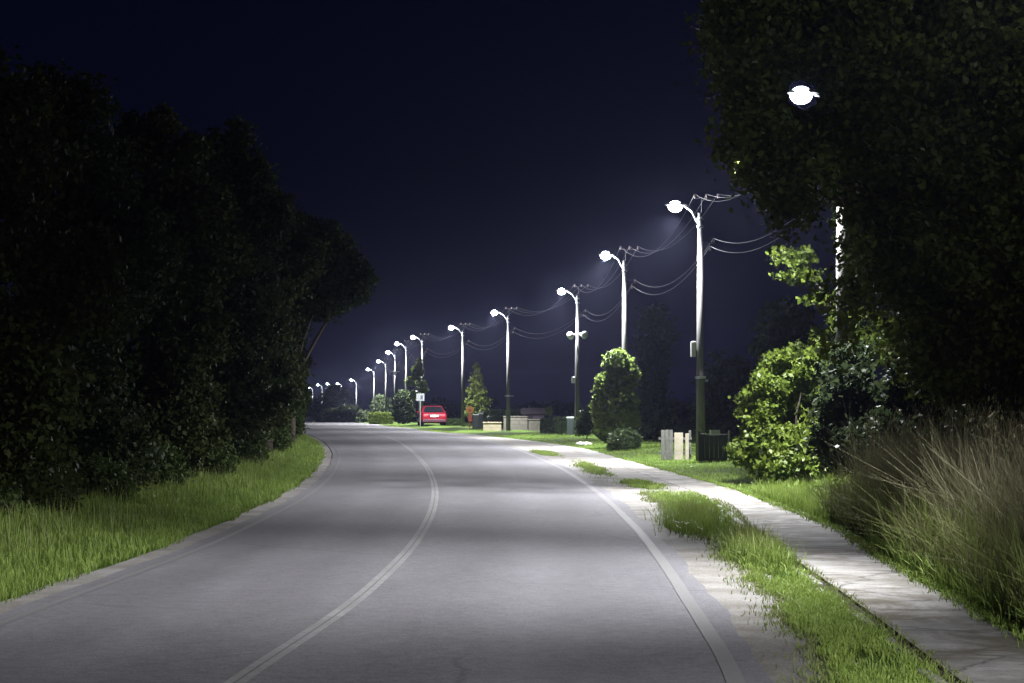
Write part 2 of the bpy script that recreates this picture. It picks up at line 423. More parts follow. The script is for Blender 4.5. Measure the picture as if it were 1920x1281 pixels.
strip('left_shoulder', lambda y: LEFT(y) + wob(y, 0.06, 0.9), lambda y: LEFT(y) + 0.5, -20, 430, 0.004, A['gravel'], 4)
strip('road', lambda y: LEFT(y) + 0.30 + wob(y, 0.03, 1.7), lambda y: RIGHT(y) + 0.22 + wob(y, 0.05, 1.1, 2), -25, 440, 0.02, A['asphalt'], 25, thick=0.03, crown=0.02)
def roadz(f):  # paint lies on the cambered road
    return f
def paint(name, fc, w, y0, y1, mt='paint'):
    ys = ysteps(y0, y1, 0.02, 0.3); V = []; Fc = []
    for i, y in enumerate(ys):
        c = float(fc(y)); a = float(LEFT(y) + 0.30 + wob(y, 0.03, 1.7)); b = float(RIGHT(y) + 0.22 + wob(y, 0.05, 1.1, 2))
        dx = float(fc(y + 0.2) - fc(y - 0.2)) / 0.4; k = math.sqrt(1 + dx * dx)
        for s in (-1, 1):
            x = c + s * w / 2 * k; t = (x - a) / (b - a)
            V.append((x, float(y), tz(y) + 0.02 + 0.02 * (1 - (2 * t - 1) ** 2) + 0.0045))
    Fc = [(2 * i, 2 * i + 1, 2 * i + 3, 2 * i + 2) for i in range(len(ys) - 1)]
    me = bpy.data.meshes.new(name); me.from_pydata(V, [], Fc); me.update()
    tag(link(name, me, A[mt]), kind='structure')
paint('centre_line', lambda y: CENTRE(y) - 0.036, 0.054, -15, 190)
paint('centre_line', lambda y: CENTRE(y) + 0.036, 0.054, -15, 190)
paint('edge_line', lambda y: RIGHT(y) + wob(y, .004, 1.0), 0.11, -15, 175, 'paint_old')
paint('edge_line', lambda y: LEFT(y) + 0.52, 0.08, -15, 120, 'paint_old')
strip('right_shoulder', lambda y: RIGHT(y) + 0.10, lambda y: PATHL(y) + 0.16, -20, 430, 0.008, A['gravel'], 6)
strip('path', lambda y: PATHL(y) + 0.10, lambda y: PATHR(y) + wob(y, 0.10, 1.9), -20, 200, lambda y: 0.013 + 0.022 * (1 - smooth(26, 36, y)), A['path'], 6, thick=0.04)
strip('path_joint', lambda y: PATHL(y) + 0.03 + wob(y, 0.035, 3.3), lambda y: PATHL(y) + 0.10 + wob(y, 0.02, 3.0), -20, 31, 0.014, A['crackdirt'], 2)
# kerb stones along the path: worn blocks with gaps
def kerbs():
    mb = MB(); y = 6.0
    while y < 31:
        L = R.uniform(0.75, 1.0)
        if R.random() < 0.55:
            c = float(PATHL(y + L / 2)); s = math.atan2(float(PATHL(y + L) - PATHL(y)), L)
            mb.box((c - 0.035 + R.uniform(-.02, .02), y + L / 2, 0.012 + R.uniform(-0.004, .012)), (0.085, L * 0.95, 0.07), -s + R.uniform(-.02, .02))
        y += L
    o = mb.build('kerb', A['kerb'], bevel=0.012)
    tag(o, 'low worn kerb stones between grass strip and footpath', 'kerb')
    o['kind'] = 'structure'
kerbs()

# verge strip between shoulder and path (turf) and the small patches further on
def verge_right(y): return np.where(y < 30, STRIPL(y), STRIPL(y))
strip('verge', lambda y: STRIPL(y) + 0.10 + wob(y, 0.12, 2.9), lambda y: PATHL(y) - 0.08 + wob(y, 0.04, 2.6), -10, 37.0, 0.022, A['ground'], 6, m=0.2)
PATCHES = []
def patch(x0, y0, x1, y1, wdt):
    a = G(x0, y0); b = G(x1, y1); PATCHES.append((a, b, wdt))
patch(1085, 866, 1140, 897, 0.22)
patch(1180, 901, 1232, 921, 0.25)
patch(1005, 845, 1040, 857, 0.25)
patch(780, 806, 850, 813, 0.30)
patch(715, 796, 760, 803, 0.45)

# ------------------------------------------------------------------ grass
def blades(pts, h, w, colA, colB, lean=0.35, seg=2, hv=0.4):
    """pts (N,3); returns quads (curved two-piece blades) and colours"""
    n = len(pts); pts = np.asarray(pts)
    hh = h * (1 + hv * NR.normal(0, 0.5, n)).clip(0.3, 2.0)
    an = NR.uniform(0, 2 * np.pi, n); ld = NR.uniform(0, 2 * np.pi, n); lm = np.abs(NR.normal(0, lean, n)) * hh
    side = np.stack([np.cos(an), np.sin(an), np.zeros(n)], -1) * (w * NR.uniform(0.6, 1.3, n))[:, None] / 2
    ldv = np.stack([np.cos(ld), np.sin(ld), np.zeros(n)], -1)
    mid = pts + ldv * (lm * 0.3)[:, None]; mid[:, 2] += hh * 0.55
    tip = pts + ldv * lm[:, None]; tip[:, 2] += hh * (1 - 0.25 * (lm / hh).clip(0, 1.5))
    q1 = np.stack([pts - side, pts + side, mid + side * .8, mid - side * .8], 1)
    q2 = np.stack([mid - side * .8, mid + side * .8, tip + side * .12, tip - side * .12], 1)
    V = np.concatenate([q1, q2], 0).reshape(-1, 3)
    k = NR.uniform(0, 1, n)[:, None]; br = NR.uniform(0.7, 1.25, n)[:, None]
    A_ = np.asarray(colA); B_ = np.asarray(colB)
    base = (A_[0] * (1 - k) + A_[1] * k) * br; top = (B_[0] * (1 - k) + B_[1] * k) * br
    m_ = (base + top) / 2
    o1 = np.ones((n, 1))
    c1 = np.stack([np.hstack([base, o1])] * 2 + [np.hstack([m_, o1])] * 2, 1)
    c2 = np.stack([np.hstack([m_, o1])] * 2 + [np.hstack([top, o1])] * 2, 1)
    return V, np.concatenate([c1, c2], 0).reshape(-1, 4)
def grass(name, label, sets, mat='blades', kind='stuff', cat='grass'):
    V = np.concatenate([s[0] for s in sets]); C = np.concatenate([s[1] for s in sets])
    o = link(name, fastmesh(name, V, 4, A[mat], C))
    return tag(o, label, cat, None, kind)
def scatter(fl, fr, y0, y1, n, zf, pw=0.0, edge=0.0):
    """more blades close to the camera"""
    t = NR.uniform(0, 1, n); y = y0 * (y1 / y0) ** t if pw else y0 + (y1 - y0) * t
    l, r = fl(y), fr(y)
    x = l + (r - l) * NR.uniform(0, 1, n)
    return np.stack([x, y, zf(x, y)], -1)
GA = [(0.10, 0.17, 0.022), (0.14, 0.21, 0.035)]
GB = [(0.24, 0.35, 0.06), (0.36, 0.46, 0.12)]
GD = [(0.30, 0.28, 0.13), (0.22, 0.26, 0.08)]
TREEL = curve([(-6.6, 12), G(-200, 1040), G(0, 985), G(250, 945), G(400, 900), G(500, 850), G(540, 825), (-14, 123), (-22, 170)])
ll = lambda y: TREEL(y) - 0.8
lr = lambda y: LEFT(y) + 0.05 + wob(y, 0.08, 1.1)
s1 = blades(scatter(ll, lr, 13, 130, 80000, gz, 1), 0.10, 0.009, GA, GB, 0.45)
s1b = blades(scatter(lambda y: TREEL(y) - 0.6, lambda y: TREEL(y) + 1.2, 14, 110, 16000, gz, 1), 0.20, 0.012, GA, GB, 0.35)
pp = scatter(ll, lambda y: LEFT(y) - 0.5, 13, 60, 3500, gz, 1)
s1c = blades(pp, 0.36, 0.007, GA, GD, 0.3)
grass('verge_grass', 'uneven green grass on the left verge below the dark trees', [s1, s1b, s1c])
lawnr = lambda y: PATHR(y) + 4.5
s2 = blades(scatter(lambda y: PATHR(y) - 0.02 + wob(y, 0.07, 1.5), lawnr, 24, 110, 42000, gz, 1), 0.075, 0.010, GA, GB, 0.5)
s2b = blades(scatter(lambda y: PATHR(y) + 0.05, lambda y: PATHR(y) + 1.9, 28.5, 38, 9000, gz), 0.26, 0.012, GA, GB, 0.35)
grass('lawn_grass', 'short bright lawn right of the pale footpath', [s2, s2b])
vz = lambda x, y: ter(y) + 0.02 + 0 * x
s3 = blades(scatter(lambda y: STRIPL(y) - 0.05 + wob(y, 0.10, 1.9), lambda y: PATHL(y) - 0.02 + wob(y, 0.05, 2.6), 8, 38.8, 34000, vz, 1), 0.055, 0.008, GA, GB, 0.7)
_p = scatter(lambda y: STRIPL(y) - 0.05 + wob(y, 0.10, 1.9), lambda y: PATHL(y) - 0.02 + wob(y, 0.05, 2.6), 8, 38.8, 46000, vz, 1)
_d = np.sin(_p[:, 0] * 9 + _p[:, 1] * 1.7) + np.sin(_p[:, 1] * 3.1 - _p[:, 0] * 5) + 0.8 * np.sin(_p[:, 1] * 0.9)
_p = _p[_d + NR.normal(0, .8, len(_p)) > -1.3]
s3 = blades(_p, 0.055, 0.008, GA, GB, 0.7)
s3b = blades(scatter(lambda y: PATHL(y) - 0.04, lambda y: PATHL(y) + 0.14, 9, 36, 2600, vz, 1), 0.05, 0.008, GA, GD, 0.8)
def fringe(y, n):
    return y
yy = 8 * (38.5 / 8) ** NR.uniform(0, 1, 9000)
xx = STRIPL(yy) + 0.05 - np.abs(NR.normal(0, 0.13, 9000)) + wob(yy, 0.10, 1.9)
s3c = blades(np.stack([xx, yy, vz(xx, yy) - .008], -1), 0.04, 0.009, GA, GD, 0.9)
yy = 8 * (60 / 8) ** NR.uniform(0, 1, 5000)
xx = PATHR(yy) + 0.03 - np.abs(NR.normal(0, 0.07, 5000))
s3d = blades(np.stack([xx, yy, vz(xx, yy) + .012], -1), 0.06, 0.010, GA, GB, 0.8)
sets = [s3, s3b, s3c, s3d]
for a, b, w in PATCHES:
    n = 3200; t = NR.normal(.5, .2, n).clip(-.2, 1.2); c = b[0] + (a[0] - b[0]) * t
    x = c + w * 0.6 * NR.normal(0, 1, n) + .06 * np.sin(t * 17); y = b[1] + (a[1] - b[1]) * t
    sets.append(blades(np.stack([x, y, vz(x, y) - .01], -1), 0.05, 0.014, GA, GB, 0.6))
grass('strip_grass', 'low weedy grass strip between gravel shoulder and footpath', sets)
# the two tall tufts on the strip
def make_tuft(label, px, py, rx, ry, n, h, k):
    gx, gy = G(px, py)
    p = np.stack([NR.normal(0, .55, n) * rx, NR.normal(0, .5, n) * ry, np.zeros(n)], -1)
    p[:, 0] += PATHL(gy + p[:, 1]) - PATHL(gy)
    V, C = blades(p, h, 0.011, GA, GB if k == 0 else [GB[0], GD[1]], 0.65)
    hgt = V[:, 2] * (1 - 0.0 * V[:, 0]); V[:, 2] = hgt
    t = thing('grass_tuft', label, 'grass tuft', (gx, gy, 0.02), 0, 'tufts on the grass strip')
    m = int(n * 0.08); p2 = p[:m].copy()
    V2, C2 = blades(p2, h * 1.6, 0.006, GA, GD, 0.4)
    link('leaves', fastmesh('leaves', np.concatenate([V, V2]), 4, A['blades'], np.concatenate([C, C2])), None, t)
make_tuft('bright rounded grass tuft beside the start of the pale gravel', 1300, 985, 0.30, 2.2, 5500, 0.19, 0)
make_tuft('taller ragged grass tuft nearest the cracked footpath edge', 1415, 1045, 0.20, 2.0, 4200, 0.19, 1)

# tall dry grass at the right
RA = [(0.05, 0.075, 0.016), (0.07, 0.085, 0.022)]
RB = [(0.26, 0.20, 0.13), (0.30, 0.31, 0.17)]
def tall_grass():
    def region(y0, y1, a0, a1, n):
        y = NR.uniform(y0, y1, n); l = PATHR(y) + a0; x = l + (a1 - a0) * NR.uniform(0, 1, n) ** 1.1
        return np.stack([x, y, gz(x, y)], -1)
    sets = []
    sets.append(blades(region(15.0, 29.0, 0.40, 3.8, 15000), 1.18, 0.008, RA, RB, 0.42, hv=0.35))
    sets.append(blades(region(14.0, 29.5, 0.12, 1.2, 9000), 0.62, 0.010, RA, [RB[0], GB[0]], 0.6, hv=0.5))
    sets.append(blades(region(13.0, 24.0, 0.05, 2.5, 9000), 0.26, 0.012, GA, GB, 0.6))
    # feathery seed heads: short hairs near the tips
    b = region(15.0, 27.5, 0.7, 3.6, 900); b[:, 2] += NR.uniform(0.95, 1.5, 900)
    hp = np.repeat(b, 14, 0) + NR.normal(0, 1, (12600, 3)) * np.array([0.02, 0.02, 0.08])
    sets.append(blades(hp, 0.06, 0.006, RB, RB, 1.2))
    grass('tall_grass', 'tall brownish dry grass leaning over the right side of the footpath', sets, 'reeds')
tall_grass()

# ------------------------------------------------------------------ foliage
def leafquads(P_, size, up=0.25, elong=1.6):
    n = len(P_)
    nrm = NR.normal(0, 1, (n, 3)); nrm[:, 2] += up
    nrm /= np.linalg.norm(nrm, axis=1)[:, None]
    t = np.cross(nrm, NR.normal(0, 1, (n, 3))); t /= np.linalg.norm(t, axis=1)[:, None] + 1e-9
    b = np.cross(nrm, t)
    s = (size * NR.uniform(0.55, 1.35, n))[:, None]
    return np.stack([P_ - t * s * elong * .5, P_ + b * s * .5 - t * s * .05, P_ + t * s * elong * .5 - nrm * s * .15, P_ - b * s * .5 - t * s * .05], 1).reshape(-1, 3)
def blobpoints(blobs, n, clump, shell=0.45, per=16, flat=0.7):
    """clumps of leaves in a set of ellipsoids (x,y,z,rx,ry,rz)"""
    B = np.array(blobs, dtype=float); vol = np.cbrt(B[:, 3] * B[:, 4] * B[:, 5]) ** 2
    nc = max(1, n // per)
    ix = NR.choice(len(B), nc, p=vol / vol.sum())
    d = NR.normal(0, 1, (nc, 3)); d /= np.linalg.norm(d, axis=1)[:, None]
    r = (shell + (1 - shell) * NR.uniform(0, 1, nc)) * NR.uniform(0.88, 1.10, nc)
    C = B[ix, :3] + d * r[:, None] * B[ix, 3:6]
    cs = clump * NR.uniform(0.5, 1.4, nc)
    Pn = np.repeat(C, per, 0) + NR.normal(0, 1, (nc * per, 3)) * np.repeat(cs, per)[:, None] * np.array([0.6, 0.6, 0.6 * flat])
    return Pn
def limbs(mb, base, tips, r0, n=7):
    """tapered trunk with limbs that end at tips"""
    for tp in tips:
        a = Vector(base); b = Vector(tp); pts = []; rr = []
        k = 6
        for i in range(k + 1):
            t = i / k
            p = a.lerp(b, t); p.x += (b.x - a.x) * 0.25 * (t * t - t); p.y += (b.y - a.y) * 0.25 * (t * t - t)
            p += Vector((R.uniform(-1, 1), R.uniform(-1, 1), 0)) * 0.05 * (1 if 0 < i < k else 0)
            pts.append(p); rr.append(r0 * (1 - 0.85 * t))
        mb.tube(pts, rr, n)
def plant(name, label, cat, loc, blobs, n, clump, leaf, mat, trunk_r, trunk_h, bark='bark', group=None, per=16, shell=0.45, up=0.25, tips=None, keep=None, crown='crown', trunk='trunk', flat=0.7, extra=None):
    """blobs are world-space; the Empty stands at the foot of the trunk"""
    t = thing(name, label, cat, loc, 0, group)
    L = np.array(loc)
    pts = blobpoints(blobs, n, clump, shell, per, flat)
    if extra is not None: pts = np.concatenate([pts, blobpoints(extra[0], extra[1], extra[2], .2, 12)])
    if keep is not None: pts = pts[keep(pts)]
    pts = pts[pts[:, 2] > gz(pts[:, 0], pts[:, 1]) + 0.02]
    link(crown, fastmesh(crown, leafquads(pts - L, leaf, up), 4, A[mat]), None, t)
    mb = MB()
    top = Vector((0, 0, trunk_h))
    mb.tube([(0, 0, -0.1), (0.01, 0, trunk_h * 0.4), (0.02 + trunk_r * .3, 0.02, trunk_h)], [trunk_r * 1.25, trunk_r, trunk_r * 0.75], 9)
    tt = tips or [tuple(np.array(b[:3]) - L + np.array([0, 0, b[5] * 0.3])) for b in blobs[:9]]
    limbs(mb, (0.02, 0.01, trunk_h * 0.8), tt, trunk_r * 0.6)
    mb.build(trunk, A[bark], t, smooth=True)
    return t
def B(x, y, Y, rx, ry=None, rd=None):
    """ellipsoid centred where pixel (x, y) falls at distance Y; radii in photograph pixels at that distance"""
    p = P(x, y, Y); k = Y / F; ry = ry or rx
    return (p[0], p[1], p[2], rx * k, (rd or (rx * k * 1.1)), ry * k)

# big tree at the right whose crown hangs over the path
crown = [B(1700, 60, 25, 270, 170, 2.2), B(1500, 80, 26, 190, 150, 2.0), B(1410, 60, 25, 75, 110, 1.2), B(1412, 170, 26, 48, 60, .9),
         B(1465, 255, 27, 85, 85, 1.4), B(1475, 345, 27.5, 42, 55, .8), B(1440, 300, 27, 55, 40, .8), B(1600, 250, 27, 120, 100, 1.6), B(1690, 340, 28, 130, 140, 1.8),
         B(1850, 200, 25, 200, 190, 2.0), B(1880, 430, 26, 180, 170, 2.0), B(1730, 500, 28, 130, 130, 1.6), B(1690, 440, 28, 50, 80, 1.2), B(1740, 640, 29, 60, 80, 1.2), B(1830, 620, 27, 160, 130, 1.8),
         B(1950, 60, 24, 200, 200, 2), B(1700, 160, 27, 180, 120, 1.6)]
lampdir = np.array(P(1505, 180, 38)); lampdir = lampdir - np.array([0, 0, CAMH]); lampdir /= np.linalg.norm(lampdir)
LAMP0 = np.array(P(1505, 180, 38))
def keep_gap(p):
    # a natural gap in the leaves in front of the lamp hanging beyond the crown
    v = p - LAMP0; along = -(v @ lampdir); rad = np.linalg.norm(v + along[:, None] * lampdir, axis=1)
    return (rad > 0.17 + 0.16 * NR.uniform(0, 1, len(p)))
OVER = [(4.6, 39.2, 6.1, .42, 1.1, .28)]
rr_ = random.Random(5)
for (x_, y_, k_) in [(1345, 30, 26), (1360, 130, 26), (1375, 215, 24), (1375, 265, 26), (1405, 320, 24), (1440, 365, 26), (1470, 395, 26), (1515, 385, 22), (1540, 320, 26), (1380, 40, 40), (1620, 400, 34), (1585, 345, 30), (1545, 555, 14), (1562, 640, 16), (1588, 470, 20), (1592, 545, 22), (1596, 610, 22), (1740, 660, 44), (1325, 80, 14), (1900, 660, 60), (1780, 720, 40), (1500, 300, 36), (1460, 200, 40)]:
    crown.append(B(x_, y_, rr_.uniform(23, 29), k_, k_ * rr_.uniform(1.1, 1.9)))
tp = [tuple(np.array(b[:3]) - np.array((8.6, 28.5, 0))) for b in crown[:17]]
plant('overhanging_tree', 'huge dark leafy tree at the right whose crown hangs over the footpath', 'tree', (8.6, 28.5, 0.0), crown, 170000, 0.17, 0.058,
      'leaf_crown', 0.30, 3.6, per=18, shell=0.15, up=-0.1, tips=tp, keep=keep_gap, flat=1.3, extra=(OVER, 1500, .16))
# slender lit tree behind it
lit = [B(1600, 520, 41.8, 22, 60, .5), B(1490, 482, 41.8, 48, 20, .5), B(1500, 515, 41.8, 42, 14, .4), B(1585, 400, 41.8, 26, 48, .4), B(1600, 440, 41.8, 34, 18, .4), B(1540, 560, 41.8, 42, 10, .4), B(1590, 600, 41.8, 34, 50, .7), B(1660, 640, 41.8, 60, 60, 1), B(1700, 520, 41.8, 50, 70, 1)]
plant('slender_tree', 'slender tree with brightly lit sprays of leaves beyond the overhanging crown', 'tree', (6.9, 42.6, 0.02), lit, 9000, 0.13, 0.07, 'leaf_bush', 0.07, 3.4, 'palebark', per=10, shell=0.1)
bush = [B(1440, 840, 42.5, 62, 62, .8), B(1425, 770, 42.5, 45, 42, .6), B(1490, 740, 43, 50, 55, .7), B(1455, 690, 43, 38, 30, .5), B(1500, 850, 42, 52, 55, .7), B(1470, 880, 42, 50, 30, .6), B(1500, 670, 43, 30, 28, .5), B(1520, 800, 43, 40, 70, .7)]
for k in range(26):
    q = R.choice([(1440, 840, 62), (1425, 770, 45), (1490, 740, 50), (1455, 690, 38), (1500, 850, 52), (1500, 670, 30), (1530, 650, 20)])
    a_ = R.uniform(0, 6.28); r_ = R.uniform(9, 20)
    bush.append(B(q[0] + math.cos(a_) * q[2], q[1] + math.sin(a_) * q[2] * .9, 42.3 + R.uniform(-.4, .3), r_, r_ * R.uniform(.6, 1)))
plant('lit_bush', 'bright yellow green leafy bush lit up right of the dark gate', 'bush', (G(1470, 905)[0], 42.5, 0.03), bush, 17000, 0.09, 0.07, 'leaf_bush', 0.05, 0.8, per=9, shell=0.6, trunk='stems')
plant('small_bush', 'small bright green bush low between big lit bush and tall grass', 'bush', (G(1555, 905)[0], 41.0, 0.03), [B(1555, 880, 41, 34, 30, .4), B(1580, 895, 40, 24, 22, .3)], 1800, 0.08, 0.09, 'leaf_bush', 0.02, 0.3, per=9, trunk='stems')
dk = [([(1600, 760, 35, 75, 75), (1570, 830, 35, 50, 60), (1630, 840, 34, 70, 60), (1590, 680, 36, 45, 40)], 'dark broad shrub in shadow just right of the lit bush', (1600, 35)),
      ([(1720, 740, 33, 80, 90), (1690, 830, 32, 80, 60), (1740, 650, 34, 70, 60)], 'dark glossy shrub directly behind the left end of the tall grass', (1715, 33)),
      ([(1860, 740, 31, 90, 90), (1920, 700, 31, 90, 110), (1830, 830, 30, 90, 60)], 'dark shrub behind the tall grass at the right frame edge', (1870, 31))]
for bl, lab, (px, Y) in dk:
    bb = [B(*q) for q in bl]
    plant('dark_shrub', lab, 'shrub', (P(px, 800, Y)[0], Y, 0.02), bb, 9000, 0.14, 0.075, 'leaf_dark', 0.05, 0.8, group='dark shrubs behind the tall grass', per=12, shell=0.35, trunk='stems')

# left side: row of dark trees with undergrowth
LT = [
 ('very dark broad tree cut by the left frame edge', -70, 27, [(-80, 300, 27.5, 230, 180), (-40, 560, 27, 220, 200), (-60, 800, 27, 220, 170)]),
 ('dark tree second in the left row, tallest looking near the frame edge', 130, 34, [(120, 320, 34, 130, 150), (170, 500, 34, 130, 150), (90, 700, 34, 150, 150), (170, 850, 33.5, 110, 110)]),
 ('dark tree in the left row above the widest part of the grass verge', 290, 41, [(285, 330, 41, 100, 110), (320, 480, 41, 120, 130), (270, 660, 41, 130, 140), (300, 800, 40.5, 110, 110)]),
 ('dark dense tree with a high rounded top in the middle of the left row', 410, 51, [(400, 330, 51, 80, 90), (440, 430, 51, 90, 100), (400, 580, 51, 110, 120), (430, 730, 50.5, 100, 110), (370, 800, 50, 90, 70)]),
 ('dark tree with a stepped crown near the inside of the left bend', 500, 64, [(480, 400, 64, 60, 80), (520, 500, 64, 70, 80), (480, 620, 64, 80, 100), (500, 740, 63, 60, 80), (450, 790, 63, 70, 50)]),
 ('dark tree whose round bough reaches out over the road', 545, 79, [(560, 470, 79, 60, 70), (620, 500, 79, 62, 72), (665, 530, 79, 38, 45), (600, 560, 79, 60, 40), (540, 600, 79, 40, 80), (525, 720, 78, 45, 80)]),
 ('farthest dark tree of the left row where the road disappears', 530, 98, [(535, 680, 98, 36, 60), (540, 750, 98, 36, 45), (500, 770, 97, 40, 40)]),
]
for i, (lab, px, Y, bl) in enumerate(LT):
    bb = [B(*q, max(0.8, q[3] * Y / F * 0.9)) for q in bl]
    for q in bl:
        for k in range(7):
            a_ = R.uniform(-2.6, .2); f_ = R.uniform(.75, 1.08); r_ = R.uniform(.16, .34) * q[3]
            x_ = q[0] + math.cos(a_) * q[3] * f_; y_ = q[1] + math.sin(a_) * q[4] * f_
            if Y > 70 and x_ + r_ > 580 and y_ + r_ > 600: continue
            bb.append(B(x_, y_, Y + R.uniform(-.8, .8), r_, r_ * R.uniform(.8, 1.5)))
    plant('roadside_tree', lab, 'tree', (P(px, 900, Y)[0], Y, float(gz(np.array(P(px, 900, Y)[0]), np.array(float(Y))))), bb, 46000, 0.17, 0.050 + 0.0006 * Y,
          'leaf_dark' if i % 2 else 'leaf_dark2', 0.16, 2.6, group='dark trees along the left verge', per=16, shell=0.5)
UG = [(-60, 930, 26.5, 90, 60, 'leftmost low dark brush at the frame edge behind the bright grass'), (60, 930, 28.5, 80, 55, 'dark brush behind the tallest bright verge grass'),
      (170, 915, 31.5, 80, 55, 'dark brush at the left verge where pale weeds stick up'), (270, 880, 37, 75, 60, 'dark brush below the third tree of the left row'),
      (370, 855, 43, 70, 50, 'dim green brush where the left verge turns shady'), (440, 835, 52, 60, 50, 'faintly lit leafy brush under the middle trees'),
      (500, 810, 65, 45, 45, 'faintly lit leafy brush close to the bend'), (535, 785, 86, 38, 40, 'leafy brush at the tip of the left verge'),
      (550, 740, 92, 26, 40, 'upper leafy brush hanging at the bend above the verge tip')]
for px, py, Y, rx, ry, lab in UG:
    bb = [B(px, py, Y, rx, ry), B(px - rx * .5, py + ry * .3, Y - .3, rx * .6, ry * .5), B(px + rx * .5, py + ry * .35, Y - .4, rx * .5, ry * .5)]
    x0 = P(px, py, Y)[0]
    plant('undergrowth', lab, 'bush', (x0, Y, float(gz(np.array(x0), np.array(float(Y))))), bb, 9000, 0.13, 0.055, 'leaf_under', 0.03, 0.5, group='undergrowth at the foot of the left trees', per=10, shell=0.55, trunk='stems')

# right side, middle distance
ivy = [B(1158, 680, 78.2, 26, 26, .5), B(1172, 705, 78.2, 24, 30, .5), B(1140, 730, 78.2, 26, 34, .5), B(1165, 760, 78, 32, 45, .6), B(1150, 800, 78, 36, 34, .6), B(1175, 790, 78, 22, 40, .5), B(1122, 765, 78, 14, 26, .3)]
plant('ivy_column', 'tall ivy covered shrub wrapped round the lower part of a lamp pole', 'shrub', (P(1153, 840, 78)[0], 77.6, 0.03), ivy, 11000, 0.09, 0.11, 'leaf_ivy', 0.07, 1.6, per=9, shell=0.75, trunk='stems')
plant('round_bush', 'low round clipped bush in front of the ivy covered shrub', 'bush', (P(1172, 845, 74.5)[0], 74.0, 0.03), [B(1172, 828, 74, 30, 24, .5), B(1160, 835, 74, 22, 16, .4)], 4500, 0.05, 0.06, 'leaf_hedge', 0.03, 0.2, per=9, shell=0.85, trunk='stems')
plant('weeping_grass', 'loose spiky shrub between a lamp pole and the ivy covered shrub', 'shrub', (P(1100, 815, 96)[0], 96.0, 0.03), [B(1100, 790, 96, 16, 30, .4), B(1092, 800, 96, 14, 18, .3)], 1800, 0.10, 0.08, 'leaf_under', 0.03, 0.3, per=9, trunk='stems')
dkr = [(1228, 92, [(1228, 640, 92, 34, 80), (1222, 720, 92, 32, 70), (1232, 790, 92, 34, 60)], 'tall narrow dark tree just right of the ivy covered shrub'),
       (1370, 90, [(1370, 720, 90, 60, 60), (1350, 790, 90, 60, 60), (1400, 800, 90, 60, 50)], 'dark low tree behind the dark gate'),
       (1480, 78, [(1480, 640, 78, 70, 80), (1500, 740, 78, 80, 80)], 'dark tree in the blackness behind the bright lit bush')]
for px, Y, bl, lab in dkr:
    plant('garden_tree', lab, 'tree', (P(px, 840, Y)[0], Y, 0.02), [B(*q) for q in bl], 7000, 0.25, 0.16, 'leaf_dark', 0.12, 2.0, group='dark garden trees on the right', per=14, shell=0.4)
plant('conifer', 'pointed yellow green conifer behind the roadside bins', 'tree', (P(895, 800, 158)[0], 158.0, 0.02),
      [B(895, 690, 158, 5, 18, .2), B(894, 712, 158, 11, 16, .4), B(895, 735, 158, 18, 16, .7), B(896, 755, 158, 24, 16, .9), B(896, 775, 158, 24, 16, .9)], 5000, 0.16, 0.14, 'leaf_thuja', 0.09, 1.5, per=10, shell=0.5)
plant('climber_tree', 'small leafy tree with bright leaves climbing beside a lamp pole by the red car', 'tree', (P(786, 797, 169)[0], 169.0, 0.02),
      [B(786, 682, 169, 6, 16, .3), B(783, 700, 169, 11, 12, .4), B(770, 717, 169, 10, 9, .4), B(792, 725, 169, 9, 14, .4), B(776, 742, 169, 7, 10, .3)], 1600, 0.14, 0.18, 'leaf_bush', 0.05, 3.0, 'palebark', per=8, shell=0.3)
plant('round_tree', 'dark rounded evergreen left of the red car', 'tree', (P(756, 797, 174)[0], 174.0, 0.02),
      [B(757, 752, 174, 18, 22, .9), B(756, 775, 174, 22, 22, .95)], 7000, 0.10, 0.09, 'leaf_dark', 0.1, 0.8, per=9, shell=0.7)

def boxfoliage(name, label, cat, px0, px1, ptop, Y, depth, n, leaf, mat, group=None):
    """clipped hedge: leaves fill and skin a rounded box"""
    x0, x1 = P(px0, 700, Y)[0], P(px1, 700, Y)[0]; g = tz(Y) + 0.0
    zt = P(px0, ptop, Y)[2]
    cx = (x0 + x1) / 2; hw = (x1 - x0) / 2; h = zt - g
    t = thing(name, label, cat, (cx, Y, g), 0, group)
    p = NR.uniform(-1, 1, (n, 3)); k = np.argmax(np.abs(p), 1); sgn = np.sign(p[np.arange(n), k])
    p[np.arange(n), k] = sgn * NR.uniform(0.86, 1.03, n)
    wv = 1 + 0.05 * np.sin(p[:, 0] * 5) * np.sin(p[:, 1] * 4)
    q = np.stack([p[:, 0] * hw * wv, p[:, 1] * depth / 2, (p[:, 2] * 0.5 * wv + 0.5) * h], -1)
    q = q[q[:, 2] > 0.03]
    link('foliage', fastmesh('foliage', leafquads(q, leaf), 4, A[mat]), None, t)
    mb = MB(); m = max(2, int(hw * 2 / 0.5)); mb.tube([(-hw * .9, 0, .0), (hw * .9, 0, .0)], .03, 6)
    for i in range(m):
        x = -hw * .85 + 1.7 * hw * i / (m - 1)
        mb.tube([(x, 0, -.03), (x + R.uniform(-.1, .1), R.uniform(-.1, .1), h * .55), (x + R.uniform(-.2, .2), 0, h * .85)], [.03, .02, .008], 6)
    mb.build('stems', A['bark'], t)
    return t
HG = 'clipped garden hedges'
boxfoliage('hedge', 'pale green clipped hedge between the block wall and a lamp pole', 'hedge', 1038, 1074, 783, 117, .8, 5000, .07, 'leaf_hedge', HG)
boxfoliage('hedge', 'dark low hedge section beside the pinkish block wall', 'hedge', 1014, 1037, 786, 116, .8, 3500, .07, 'leaf_dark', HG)
boxfoliage('hedge', 'small bright clipped hedge at the far left end of the gardens', 'hedge', 693, 736, 774, 180, 1.2, 6000, .10, 'leaf_bush', HG)
